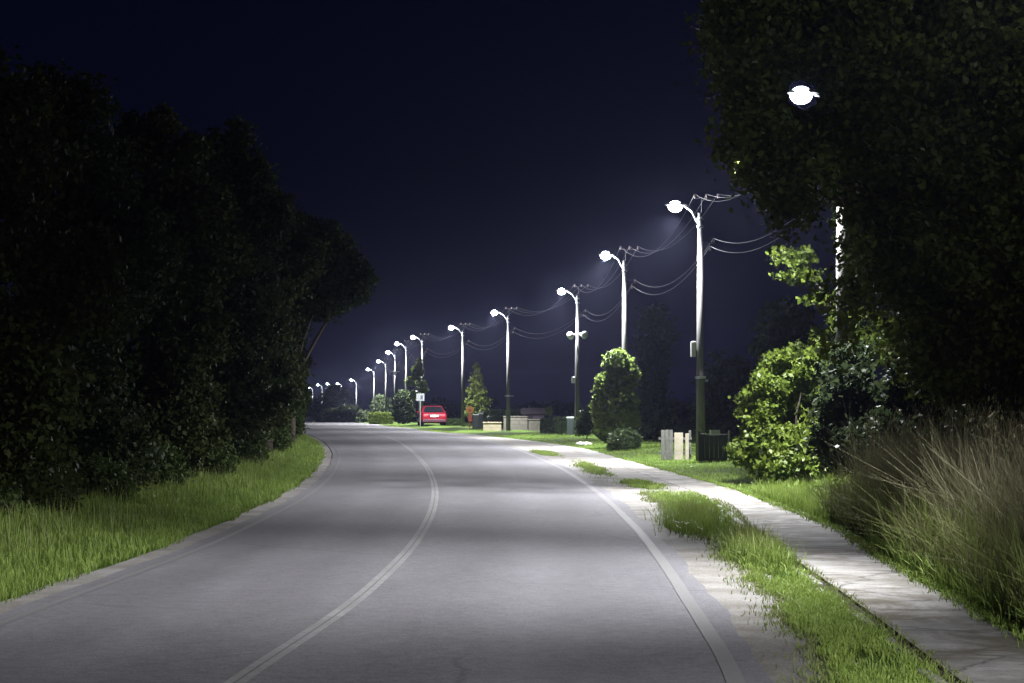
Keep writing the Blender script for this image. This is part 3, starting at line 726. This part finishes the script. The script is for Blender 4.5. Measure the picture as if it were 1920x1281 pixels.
boxfoliage('hedge', 'long dark green hedge behind the bins and the cream block', 'hedge', 905, 985, 770, 146, 1.0, 7000, .10, 'leaf_hedge', HG)
boxfoliage('hedge', 'low brownish hedge just right of the red car', 'hedge', 832, 864, 786, 161, 1.0, 3500, .10, 'leaf_under', HG)
plant('topiary', 'little ball topiary standing above the clipped hedge', 'topiary', (P(1030, 800, 118.5)[0], 118.5, 0.02), [B(1029, 771, 118.5, 7, 9, .22)], 900, .03, .05, 'leaf_bush', .025, 1.0, per=8, shell=.7)
# far end of the road
FT = [(640, 330, [(628, 735, 330, 14, 14), (648, 745, 330, 14, 16), (615, 745, 330, 12, 12)], 'far lit tree under the cluster of most distant lamps'),
      (600, 300, [(600, 770, 300, 26, 22), (570, 760, 300, 22, 26)], 'dim far bush left of the distant road end'),
      (655, 255, [(655, 780, 255, 28, 20), (630, 782, 255, 24, 16)], 'dim far bush in the middle of the distant road end'),
      (715, 235, [(715, 762, 235, 16, 18), (690, 785, 235, 20, 12)], 'dim far bush behind the small bright hedge')]
for px, Y, bl, lab in FT:
    plant('far_tree', lab, 'tree', (P(px, 780, Y)[0], Y, tz(Y)), [B(*q) for q in bl], 4500, .3, .28, 'leaf_far', .12, 1.2, group='dim growth at the far end of the road', per=12, shell=.4)
def far_wood():
    bl = []
    for i in range(70):
        x = -130 + i * 4.2 + R.uniform(-1.5, 1.5); h = R.uniform(2.6, 5.0)
        y = 455 + R.uniform(-12, 12)
        bl.append((x, y, -1.9 + h * .55, 4.0, 3.5, h * .6))
    pts = blobpoints(bl, 42000, .7, .4, 14)
    pts = pts[pts[:, 2] > -1.85]
    o = link('far_wood', fastmesh('far_wood', leafquads(pts, .55), 4, A['leaf_dark']))
    tag(o, 'low black line of woodland along the horizon beyond the gardens', 'woodland', None, 'stuff')
far_wood()

# ------------------------------------------------------------------ street lamps
LAMPS = [ # lamp pixel, pole pixel x, distance, label
 (None, None, None, 0.5, None),  # unseen lamp added as fill for the dark foreground
 (None, None, None, 19.5, None),
 (1505, 180, 1578, 38.0, 'street lamp shining through the leaves of the overhanging tree'),
 (1268, 388, 1313, 59.0, 'nearest fully visible street lamp, tall pole beside the pale fence boards'),
 (1137, 480, 1171, 78.5, 'street lamp whose pole rises out of the ivy covered shrub'),
 (1054, 547, 1083, 103.5, 'street lamp with pale horn loudspeakers halfway up its pole'),
 (928, 587, 953, 127.0, 'street lamp whose pole rises by the left end of the grey block wall'),
 (847, 615, 868, 152.0, 'street lamp with its pole beside the pointed yellow green conifer'),
 (775, 633, 792, 173.0, 'street lamp standing behind the small leafy tree by the red car'),
 (745, 645, 762, 184.0, 'street lamp rising just above the dark rounded evergreen'),
 (728, 661, 741, 204.0, 'street lamp with a small crossbar halfway up its pole'),
 (710, 678, 724, 231.0, 'street lamp with thin pole directly above the small bright hedge'),
 (690, 693, 702, 261.0, 'street lamp with thick pale pole left end of the small bright hedge'),
 (659, 713, 669, 316.0, 'lone far street lamp between hedge and the most distant cluster'),
 (633, 720, 641, 341.0, 'far street lamp, right one of the four most distant lights'),
 (614, 720, 622, 362.0, 'far street lamp, second from right of the four most distant lights'),
 (596, 722, 605, 384.0, 'far street lamp, second from left of the four most distant lights'),
 (579, 727, 587, 408.0, 'most distant street lamp at the edge of the left trees'),
]
SPOT_E = 15500.0
def make_light(parent, loc, k=1.0):
    # wide throw along the road, narrow across it
    d = bpy.data.lights.new('lamp_light', 'SPOT'); d.energy = SPOT_E * k; d.color = (0.96, 0.97, 1.0)
    d.spot_size = math.radians(160 if k != 1.002 else 146); d.spot_blend = 0.55; d.shadow_soft_size = 0.09
    o = bpy.data.objects.new('lamp_light', d); COL.objects.link(o); o.parent = parent; o.location = loc
    o.scale = (0.48, 1.0, 1.0); o.rotation_euler = (0, math.radians(19), 0)
    if k == 1.001:   # head stays level; only the spot is aimed left, keeping the near right dark
        o.rotation_euler = (0, math.radians(46), 0); o.scale = (1, 1.0, 1)
        d.energy = SPOT_E * 0.85; d.spot_size = math.radians(80); d.spot_blend = 1.0
    # stray light of the frosted lens
    d = bpy.data.lights.new('lens_glow', 'POINT'); d.energy = 800.0 if k == 1.0 else (450.0 if k == 1.002 else 130.0); d.color = (0.86, 0.90, 1.0); d.shadow_soft_size = 0.16
    o = bpy.data.objects.new('lens_glow', d); COL.objects.link(o); o.parent = parent; o.location = (loc[0], loc[1], loc[2] - 0.02)
poles = []
lens_me = {}
for i, (lx, ly, pxx, Y, lab) in enumerate(LAMPS):
    lx_none = lx is None
    if lx_none:
        L = (5.7, Y, 6.95); px = 6.4
        lab = 'street lamp next to the tall dry grass, between the viewer and the overhanging tree' if Y > 10 else 'unseen street lamp added beside the viewpoint to fill the near road with light'
    else:
        L = P(lx, ly, Y); px = P(pxx, 600, Y)[0]
    g = tz(Y); H = L[2] - g - 0.17
    t = thing('street_lamp', lab, 'street lamp', (px, Y, g), 0, 'street lamps along the right of the road')
    poles.append((px, Y, g + H, L))
    rb, rt = (0.14, 0.066) if Y < 260 else (0.14, 0.075)
    mb = MB(); mb.tube([(0, 0, -0.2), (0, 0, H * .5), (0, 0, H)], [rb, (rb + rt) / 2, rt], 14)
    mb.build('pole', A['pole'], t, smooth=True)
    dx = L[0] - px; dz = L[2] - g
    mb = MB(); mb.tube([(0.05, 0, H - 0.45), (-.09, 0, H - .25), (dx * .35, 0, H + .05), (dx * .7, 0, dz + 0.04)], .024, 8)
    mb.tube([(0, 0, H - .42), (0, 0, H - .34)], rt + .025, 12); mb.tube([(0, 0, H - .2), (0, 0, H - .13)], rt + .025, 12)
    mb.build('arm', A['steel'], t, smooth=True)
    # luminaire: tapered flat head, tilted slightly, with a lens swollen to a ball to imitate glare
    hs = MB()
    prof = [(-.30, .05, .02), (-.22, .13, .05), (-.02, .16, .075), (.16, .12, .07), (.30, .045, .04)]
    vs = []; n = 10
    for (xx, hw, hh) in prof:
        for k in range(n):
            a = 2 * math.pi * k / n
            vs.append((dx + xx, math.cos(a) * hw, dz + 0.055 + max(math.sin(a), -0.25) * hh))
    fs = [(j * n + k, j * n + (k + 1) % n, (j + 1) * n + (k + 1) % n, (j + 1) * n + k) for j in range(len(prof) - 1) for k in range(n)]
    fs += [tuple(range(n))[::-1], tuple(range((len(prof) - 1) * n, len(prof) * n))]
    hs.add(vs, fs)
    h = hs.build('lamp_head', A['housing'], t, smooth=True)
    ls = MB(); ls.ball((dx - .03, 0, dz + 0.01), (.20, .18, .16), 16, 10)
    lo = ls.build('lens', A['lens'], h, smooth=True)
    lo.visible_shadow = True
    make_light(t, (dx - .03, 0, dz - 0.17), 1.001 if lx_none and Y > 10 else (1.15 if lx_none else (1.002 if Y == 38.0 else 1.0)))
    # top rack with insulators carrying the conductors
    mb = MB(); mb.tube([(0.05, .04, H - .3), (0.05, .04, H + .42)], .012, 6); mb.box((0.19, .04, H + .415), (.68, .022, .022))
    mb.build('wire_bracket', A['darkpanel'], t)
    mb = MB(); mb.box((0.16, .0, H - .83), (.50, .04, .04)); mb.build('crossarm', A['darkpanel'], t)
    for (ix, iz) in ((-.14, .43), (.19, .43), (.50, .43), (.38, -.80), (.28, -1.02)):
        if Y > 240: break
        mb = MB(); zz = H + iz; mb.tube([(ix, .04, zz - .02), (ix, .04, zz + .03), (ix, .04, zz + .05), (ix, .04, zz + .10)], [.022, .035, .02, .03], 8)
        mb.build('insulator', A['insul'], t, smooth=True)
    if i == 3:
        mb = MB(); mb.box((-.20, -.02, 3.15), (.13, .16, .42)); mb.build('junction_box', A['boxw'], t, bevel=.01)
        mb = MB(); mb.tube([(0, 0, 2.33), (0, 0, 2.40)], .152, 14); mb.box((.03, -.15, 2.38), (.22, .05, .05)); mb.box((.17, -.1, 2.28), (.07, .05, .06)); mb.build('clamp_band', A['steel'], t)
    if i == 5:
        for s, (a, b) in enumerate(((-.16, 5.02), (.12, 5.05))):
            mb = MB(); c = Vector((a, -.14, b)); d_ = Vector((-.8 if s == 0 else .8, -1, -.25)).normalized()
            mb.tube([c, c + d_ * .12, c + d_ * .30, c + d_ * .34], [.05, .07, .19, .20], 14); mb.build('horn_speaker', A['boxw'], t, smooth=True)
        mb = MB(); mb.box((-.20, -.06, 2.82), (.16, .16, .30)); mb.build('junction_box', A['boxw'], t, bevel=.01)
        mb = MB(); mb.tube([(-.13, -.10, .3), (-.12, -.10, 2.7), (-.10, -.09, 4.6)], .022, 6); mb.build('conduit', A['steel'], t)
    if i == 6:
        mb = MB(); mb.box((.06, -.13, 2.15), (.55, .05, .05)); mb.build('crossbar', A['steel'], t)
    if i == 10:
        mb = MB(); mb.box((0, -.14, 4.9), (.9, .07, .09)); mb.box((0, -.15, 4.7), (.3, .1, .35)); mb.build('crossbar', A['steel'], t)

# overhead cables, each one strung along all poles
pl = sorted([p for p in poles if p[1] < 320], key=lambda p: p[1])
def cable(label, ox, oz, sag, rad):
    mb = MB()
    for a, b in zip(pl[:-1], pl[1:]):
        A0 = Vector((a[0] + ox, a[1] + .04, a[2] + oz)); B0 = Vector((b[0] + ox, b[1] + .04, b[2] + oz)); pts = []
        for k in range(17):
            t = k / 16; p = A0.lerp(B0, t); p.z -= 4 * sag * t * (1 - t); pts.append(p)
        mb.tube(pts, rad, 5, False)
    tag(mb.build('overhead_cable', A['wire'], None, smooth=True), label, 'cable', 'overhead cables strung between the lamp poles')
cable('upper overhead cable on the road side of the pole tops', -.14, .53, .95, .0055)
cable('upper overhead cable in the middle above the pole tops', .19, .53, .8, .0055)
cable('upper overhead cable on the garden side above the pole tops', .50, .53, .7, .0055)
cable('higher of the two thick cables strung below the lamp heads', .38, -.70, .72, .0075)
cable('lower of the two thick cables strung below the lamp heads', .28, -.92, .76, .0075)

# ------------------------------------------------------------------ fence, gate and garden things on the right
def gx(px, Y): return P(px, 800, Y)[0]
def zh(py, Y): return P(960, py, Y)[2]
t = thing('board_fence', 'short garden fence with two pale new boards among grey ones, left of the tall pole', 'fence', (gx(1266, 61), 61.0, 0.03))
def bx(px0, px1, ptop, Y, th, name, mat, par, o, n=1, gap=.012):
    mb = MB(); x0 = gx(px0, Y) - o[0]; x1 = gx(px1, Y) - o[0]; h = zh(ptop, Y) - o[2]
    for k in range(n):
        a = x0 + (x1 - x0) * k / n + gap / 2; b = x0 + (x1 - x0) * (k + 1) / n - gap / 2
        mb.box(((a + b) / 2, Y - o[1], h / 2), (b - a, th, h + R.uniform(-.015, .015)))
    return mb.build(name, A[mat], par, bevel=.004)
o = tuple(t.location)
bx(1239, 1262, 806, 61, .03, 'grey_boards', 'wood_grey', t, o, 3)
bx(1264, 1281, 811, 60.9, .03, 'pale_board', 'wood_pale', t, o, 1)
bx(1284.5, 1292, 813, 60.9, .03, 'pale_board', 'wood_pale', t, o, 1)
mb = MB(); mb.box((0, .035, .62), (.95, .03, .07)); mb.box((0, .035, .2), (.95, .03, .07)); mb.build('rail', A['wood_grey'], t)
for px in (1243, 1294):
    mb = MB(); mb.box((gx(px, 61) - o[0], .08, .42), (.07, .07, .86)); mb.build('post', A['wood_grey'], t, bevel=.006)
t = thing('garden_gate', 'dark solid gate with a small pale plate, right of the tall pole', 'gate', (gx(1338, 56.5), 56.5, 0.03)); o = tuple(t.location)
bx(1313, 1364, 814, 56.5, .04, 'panel', 'darkpanel', t, o, 6, .006)
mb = MB(); mb.box((gx(1367.5, 56.5) - o[0], 0, .44), (.055, .055, .90)); mb.build('post', A['block_grey'], t, bevel=.005)
mb = MB(); mb.box((gx(1311, 56.5) - o[0], 0, .44), (.06, .06, .90)); mb.build('post', A['darkpanel'], t, bevel=.005)
mb = MB(); mb.box((0, -.03, .76), (.68, .03, .05)); mb.box((0, -.03, .15), (.68, .03, .05)); mb.build('rail', A['darkpanel'], t)
t = thing('name_plate', 'small pale plate with grey lines fixed at the top of the dark gate', 'plate', (gx(1340, 56.4), 56.40, zh(811, 56.4)))
mb = MB(); mb.box((0, 0, 0), (.28, .015, .13)); pf = mb.build('backing', A['steel'], t)
mb = MB(); mb.box((-.115, -.010, 0), (.04, .006, .12)); mb.build('white_edge', A['plate'], t)
mb = MB(); [mb.box((.03, -.0095, z), (.2, .005, .012)) for z in (-.035, 0, .035)]; mb.build('lines', A['signw'], t)
mb = MB(); mb.tube([(-.24, .012, -.035), (-.24, -.02, -.035)], .022, 10); mb.build('knob', A['plate'], t)
t = thing('stake', 'thin leaning stake at the left edge of the bright lit bush', 'stake', (gx(1388, 50), 50.0, 0.0))
mb = MB(); mb.tube([(0, 0, -.05), (.13, 0, 1.2), (.26, 0, 2.55)], [.014, .012, .010], 6); mb.build('rod', A['wood_grey'], t)
mb = MB(); mb.tube([(.0, -.0, 1.5), (.30, .05, 1.62)], [.008, .005], 5); mb.build('cross_twig', A['wood_grey'], t)

# walls and bins
def wallseg(name, label, px0, px1, ptop, Y, th, mat, capmat, cap=.05, group=None):
    x0, x1 = gx(px0, Y), gx(px1, Y); h = zh(ptop, Y)
    t = thing(name, label, 'wall', ((x0 + x1) / 2, Y, 0.0), 0, group)
    mb = MB(); nr = max(2, int(h / .2)); nc = max(2, int((x1 - x0) / .4)); hh = (h - cap) / nr; ww = (x1 - x0) / nc
    mb.box((0, .01, (h - cap) / 2), (x1 - x0 - .01, th - .02, h - cap - .002))
    for r in range(nr):
        off = 0 if r % 2 == 0 else .5
        e = [max(0, (k - off)) * ww for k in range(nc + 2)]; e = sorted(set(min(x, x1 - x0) for x in e))
        for a, b in zip(e[:-1], e[1:]):
            if b - a > .03: mb.box(((a + b) / 2 - (x1 - x0) / 2, -th / 2 + R.uniform(0, .004), hh * (r + .5)), (b - a - .012, .03, hh - .012))
    mb.build('blocks', A[mat], t)
    mb = MB(); mb.box((0, 0, h - cap / 2), (x1 - x0 + .06, th + .08, cap)); mb.build('coping', A[capmat], t, bevel=.008)
    return t
wallseg('low_wall', 'short low cream wall segment nearest the footpath', 906, 940, 791.5, 129, .5, 'render_cream', 'render_cream', .06, 'garden wall segments')
wallseg('low_wall', 'taller grey block wall segment in the middle of the gardens', 944, 989, 780.5, 130, .25, 'block_grey', 'block_grey', .05, 'garden wall segments')
wallseg('low_wall', 'pinkish grey block wall segment beside the dark low hedge', 991, 1013, 786, 129.5, .25, 'block_grey', 'block_grey', .05, 'garden wall segments')
def bin_(label, px0, px1, ptop, Y, liddark=False):
    x0, x1 = gx(px0, Y), gx(px1, Y); h = zh(ptop, Y); w = x1 - x0
    t = thing('wheelie_bin', label, 'bin', ((x0 + x1) / 2, Y, 0.02), R.uniform(-.15, .15), 'dark wheeled bins by the gardens')
    mb = MB()
    k = .85; H = h - .10
    mb.add([(-w / 2 * k, -w / 2 * k, .05), (w / 2 * k, -w / 2 * k, .05), (w / 2 * k, w / 2 * k, .05), (-w / 2 * k, w / 2 * k, .05), (-w / 2, -w * .55, H), (w / 2, -w * .55, H), (w / 2, w * .55, H), (-w / 2, w * .55, H)],
           [(0, 3, 2, 1), (4, 5, 6, 7), (0, 1, 5, 4), (1, 2, 6, 5), (2, 3, 7, 6), (3, 0, 4, 7)])
    mb.build('body', A['bin'], t, bevel=.02)
    mb = MB(); mb.box((0, 0, H + .03), (w * 1.06, w * 1.18, .06), 0, .9); mb.tube([(-w * .4, w * .62, H - .02), (w * .4, w * .62, H - .02)], .018, 8); mb.build('lid', A['lid'], t, bevel=.012)
    for s in (-1, 1):
        mb = MB(); mb.tube([(s * w * .36, w * .42, .08), (s * w * .46, w * .42, .08)], .085, 14); mb.build('wheel', A['rubber'], t)
bin_('dark wheeled bin with pale lid right of the orange disc sign', 886, 897, 776, 139)
bin_('second dark wheeled bin, next to the low cream wall', 896, 906, 774, 141)
bin_('dark wheeled bin with pale lid between the hedge and a lamp pole', 1062, 1076, 781, 109)
t = thing('disc_sign', 'orange disc on a short red post beside a lamp pole', 'sign', (gx(881, 142), 142.0, .02))
mb = MB(); mb.tube([(0, 0, -.05), (0, 0, 1.05)], .03, 8); mb.build('post', A['redpost'], t)
mb = MB(); mb.tube([(0, .01, 1.28), (0, -.02, 1.28), (0, -.04, 1.28)], [.25, .25, .20], 20); dsc = mb.build('disc', A['orange'], t)
mb = MB(); mb.tube([(0, -.04, 1.24), (0, -.048, 1.24)], .11, 16); mb.build('disc_centre', A['redpost'], dsc)
mb = MB(); mb.box((.02, 0, .72), (.26, .12, .46)); mb.build('letter_box', A['redpost'], t, bevel=.02)
# dark shed
t = thing('shed', 'small dark plum coloured shed with low roof behind the block walls', 'shed', (gx(1000, 137), 137.0, 0.0))
mb = MB(); mb.box((0, .6, .55), (1.4, 1.6, 1.1)); mb.build('walls', A['plum'], t)
mb = MB(); mb.add([(-.8, -.35, 1.08), (.8, -.35, 1.08), (.8, .6, 1.42), (-.8, .6, 1.42), (.8, 1.55, 1.08), (-.8, 1.55, 1.08), (-.8, -.35, 1.03), (.8, -.35, 1.03), (.8, 1.55, 1.03), (-.8, 1.55, 1.03)],
        [(0, 1, 2, 3), (3, 2, 4, 5), (6, 7, 1, 0), (5, 4, 8, 9), (1, 7, 8, 4, 2), (0, 3, 5, 9, 6), (6, 9, 8, 7)]); mb.build('roof', A['roof'], t)
mb = MB(); mb.box((-.3, -.215, .48), (.5, .03, .94)); d_ = mb.build('door', A['darkpanel'], t); mb = MB(); mb.box((-.12, -.24, .5), (.03, .03, .12)); mb.build('handle', A['steel'], d_)
# white stones at the lawn edge
mb = MB(); c = G(1095, 836)
for q in range(9): mb.ball((R.uniform(-.3, .35), R.uniform(-.6, .6), .05), (R.uniform(.08, .17), R.uniform(.08, .2), R.uniform(.05, .12)), 9, 6)
so = mb.build('rocks', A['stone']); so.location = (c[0], c[1], .02); tag(so, 'little heap of whitish stones at the lawn edge', 'rocks')
# square sign
t = thing('road_sign', 'square white sign on a post above the red car', 'sign', (gx(788, 157), 157.0, .02))
mb = MB(); mb.tube([(0, .03, -.1), (0, .03, 2.5)], .03, 8); mb.build('post', A['steel'], t)
zc = zh(745, 157) - .02
mb = MB(); mb.box((0, 0, zc), (.60, .02, .54)); sb = mb.build('board', A['signw'], t, bevel=.01)
mb = MB(); mb.box((.10, -.013, zc - .01), (.17, .004, .30)); mb.build('symbol', A['signd'], sb)

# ------------------------------------------------------------------ red car (seen from behind, left)
def car():
    cx_, Y = gx(808, 160), 160.0
    t = thing('parked_car', 'red car with dark rear window parked on the verge beyond the bend', 'car', (cx_, Y + 2.0, .02), math.radians(7))
    # profile along y (rear = -2.0), half width, z ; sections lofted from rear to front
    S = [ # y, z_bottom, z_belt, half width bottom, half width belt
        (-2.02, .42, .80, .70, .72), (-1.95, .28, .93, .82, .80), (-1.5, .22, .97, .86, .83), (-.6, .20, .96, .87, .84), (.6, .20, .93, .87, .84), (1.3, .22, .88, .85, .80), (1.85, .27, .74, .80, .72), (2.0, .38, .60, .68, .62)]
    mb = MB(); vs = []; n = 10
    for (y, zb, zt, wb, wt) in S:
        zm = zb + (zt - zb) * .45
        ring = [(-wb * .9, zb), (-wb, zb + .1), (-wb * 1.01, zm), (-wt, zt - .06), (-wt * .9, zt), (wt * .9, zt), (wt, zt - .06), (wb * 1.01, zm), (wb, zb + .1), (wb * .9, zb)]
        vs += [(x, y, z) for x, z in ring]
    fs = [(j * n + k, (j + 1) * n + k, (j + 1) * n + (k + 1) % n, j * n + (k + 1) % n) for j in range(len(S) - 1) for k in range(n)]
    fs += [tuple(range(n)), tuple(range((len(S) - 1) * n, len(S) * n))[::-1]]
    mb.add(vs, fs); body = mb.build('body', A['red'], t, smooth=True)
    # glasshouse (glass), with roof and pillars in paint
    g = MB(); bz, rz_ = .95, 1.38
    lo = [(-.74, -1.55), (.74, -1.55), (.74, 1.05), (-.74, 1.05)]; hi = [(-.55, -.95), (.55, -.95), (.55, .35), (-.55, .35)]
    g.add([(x, y, bz) for x, y in lo] + [(x, y, rz_) for x, y in hi], [(0, 1, 5, 4), (1, 2, 6, 5), (2, 3, 7, 6), (3, 0, 4, 7)])
    g.build('windows', A['glass'], t)
    r = MB(); r.box((0, -.3, 1.40), (1.14, 1.36, .05), 0, .92); r.build('roof', A['red'], t, bevel=.015)
    for s in (-1, 1):
        for a, b in zip(lo, hi):
            if a[0] * s > 0:
                m2 = MB(); m2.tube([(a[0] * 1.005, a[1], bz - .02), (b[0] * 1.01, b[1], rz_ + .01)], .035, 6); m2.build('pillar', A['red'], t)
        m2 = MB(); m2.tube([(s * .755, -.25, bz - .02), (s * .565, -.25, rz_ + .01)], .03, 6); m2.build('pillar', A['red'], t)
        for y in (-1.25, 1.25):
            w = MB(); w.tube([(s * .66, y, .31), (s * .84, y, .31), (s * .875, y, .31)], [.31, .31, .27], 20); wo = w.build('wheel', A['rubber'], t)
            w = MB(); w.tube([(s * .872, y, .31), (s * .885, y, .31)], .18, 12); w.build('rim', A['chrome'], wo)
        l = MB(); l.box((s * .60, -2.0, .76), (.26, .10, .15)); l.build('tail_light', A['tail'], t, bevel=.02)
        l = MB(); l.ball((s * .93, .55, .99), (.09, .06, .07), 8, 6); l.tube([(s * .80, .6, .95), (s * .9, .57, .97)], .02, 6); l.build('mirror', A['red'], t, smooth=True)
        l = MB(); l.box((s * .55, 1.97, .58), (.28, .08, .13)); l.build('headlight', A['plate'], t, bevel=.02)
    b = MB(); b.box((0, -2.05, .40), (1.56, .14, .20)); b.build('bumper', A['bumper'], t, bevel=.03)
    p = MB(); p.box((0, -2.065, .72), (.54, .03, .14)); p.build('number_plate', A['plate'], t)
    p = MB(); p.box((0, -2.03, .83), (.9, .03, .03)); p.build('trim', A['chrome'], t)
    t.scale = (1.12, 1.05, 1.08)
car()

# ------------------------------------------------------------------ night air
hz = MB(); hz.box((0, 310, 4.8), (680, 780, 15.4))
hm = bpy.data.materials.new('night haze'); hm.use_nodes = True; nt = hm.node_tree; nt.nodes.clear()
out = nt.nodes.new('ShaderNodeOutputMaterial'); pv = nt.nodes.new('ShaderNodeVolumePrincipled')
pv.inputs['Color'].default_value = (0.60, 0.63, 1.0, 1); pv.inputs['Density'].default_value = 0.00033; pv.inputs['Anisotropy'].default_value = 0.84
nt.links.new(pv.outputs[0], out.inputs['Volume'])
ho = hz.build('haze', hm); tag(ho, 'thin bluish night haze glowing around the lamps', 'haze', None, 'stuff')

# ------------------------------------------------------------------ sky
w = bpy.data.worlds.new('World'); scene.world = w; w.use_nodes = True; nt = w.node_tree
bg = nt.nodes['Background']
tc = nt.nodes.new('ShaderNodeTexCoord'); sp = nt.nodes.new('ShaderNodeSeparateXYZ'); nt.links.new(tc.outputs['Generated'], sp.inputs[0])
r = ramp(nt, sp.outputs[2], [(0.0, (0.0050, 0.0050, 0.0160)), (0.05, (0.0034, 0.0034, 0.0105)), (0.11, (0.0016, 0.0019, 0.0075)), (0.20, (0.0009, 0.0016, 0.0075)), (1.0, (0.0008, 0.0015, 0.0060))])
nt.links.new(r.outputs[0], bg.inputs[0]); bg.inputs[1].default_value = 1.0

# ------------------------------------------------------------------ camera
cam = bpy.data.cameras.new('camera'); co = bpy.data.objects.new('camera', cam); COL.objects.link(co)
cam.sensor_width = 36.0; cam.lens = 36.0 * F / 1920.0; cam.clip_start = 0.1; cam.clip_end = 3000
co.location = (0, 0, CAMH); co.rotation_euler = (math.pi / 2 + PITCH, 0, 0)
scene.camera = co
scene.view_settings.view_transform = 'Standard'; scene.view_settings.look = 'None'
scene.view_settings.exposure = 0.0; scene.view_settings.gamma = 1.0
scene.cycles.use_denoising = True
scene.cycles.max_bounces = 5; scene.cycles.diffuse_bounces = 2; scene.cycles.glossy_bounces = 2
scene.cycles.transmission_bounces = 3; scene.cycles.volume_bounces = 0; scene.cycles.transparent_max_bounces = 6
scene.cycles.sample_clamp_indirect = 3.0
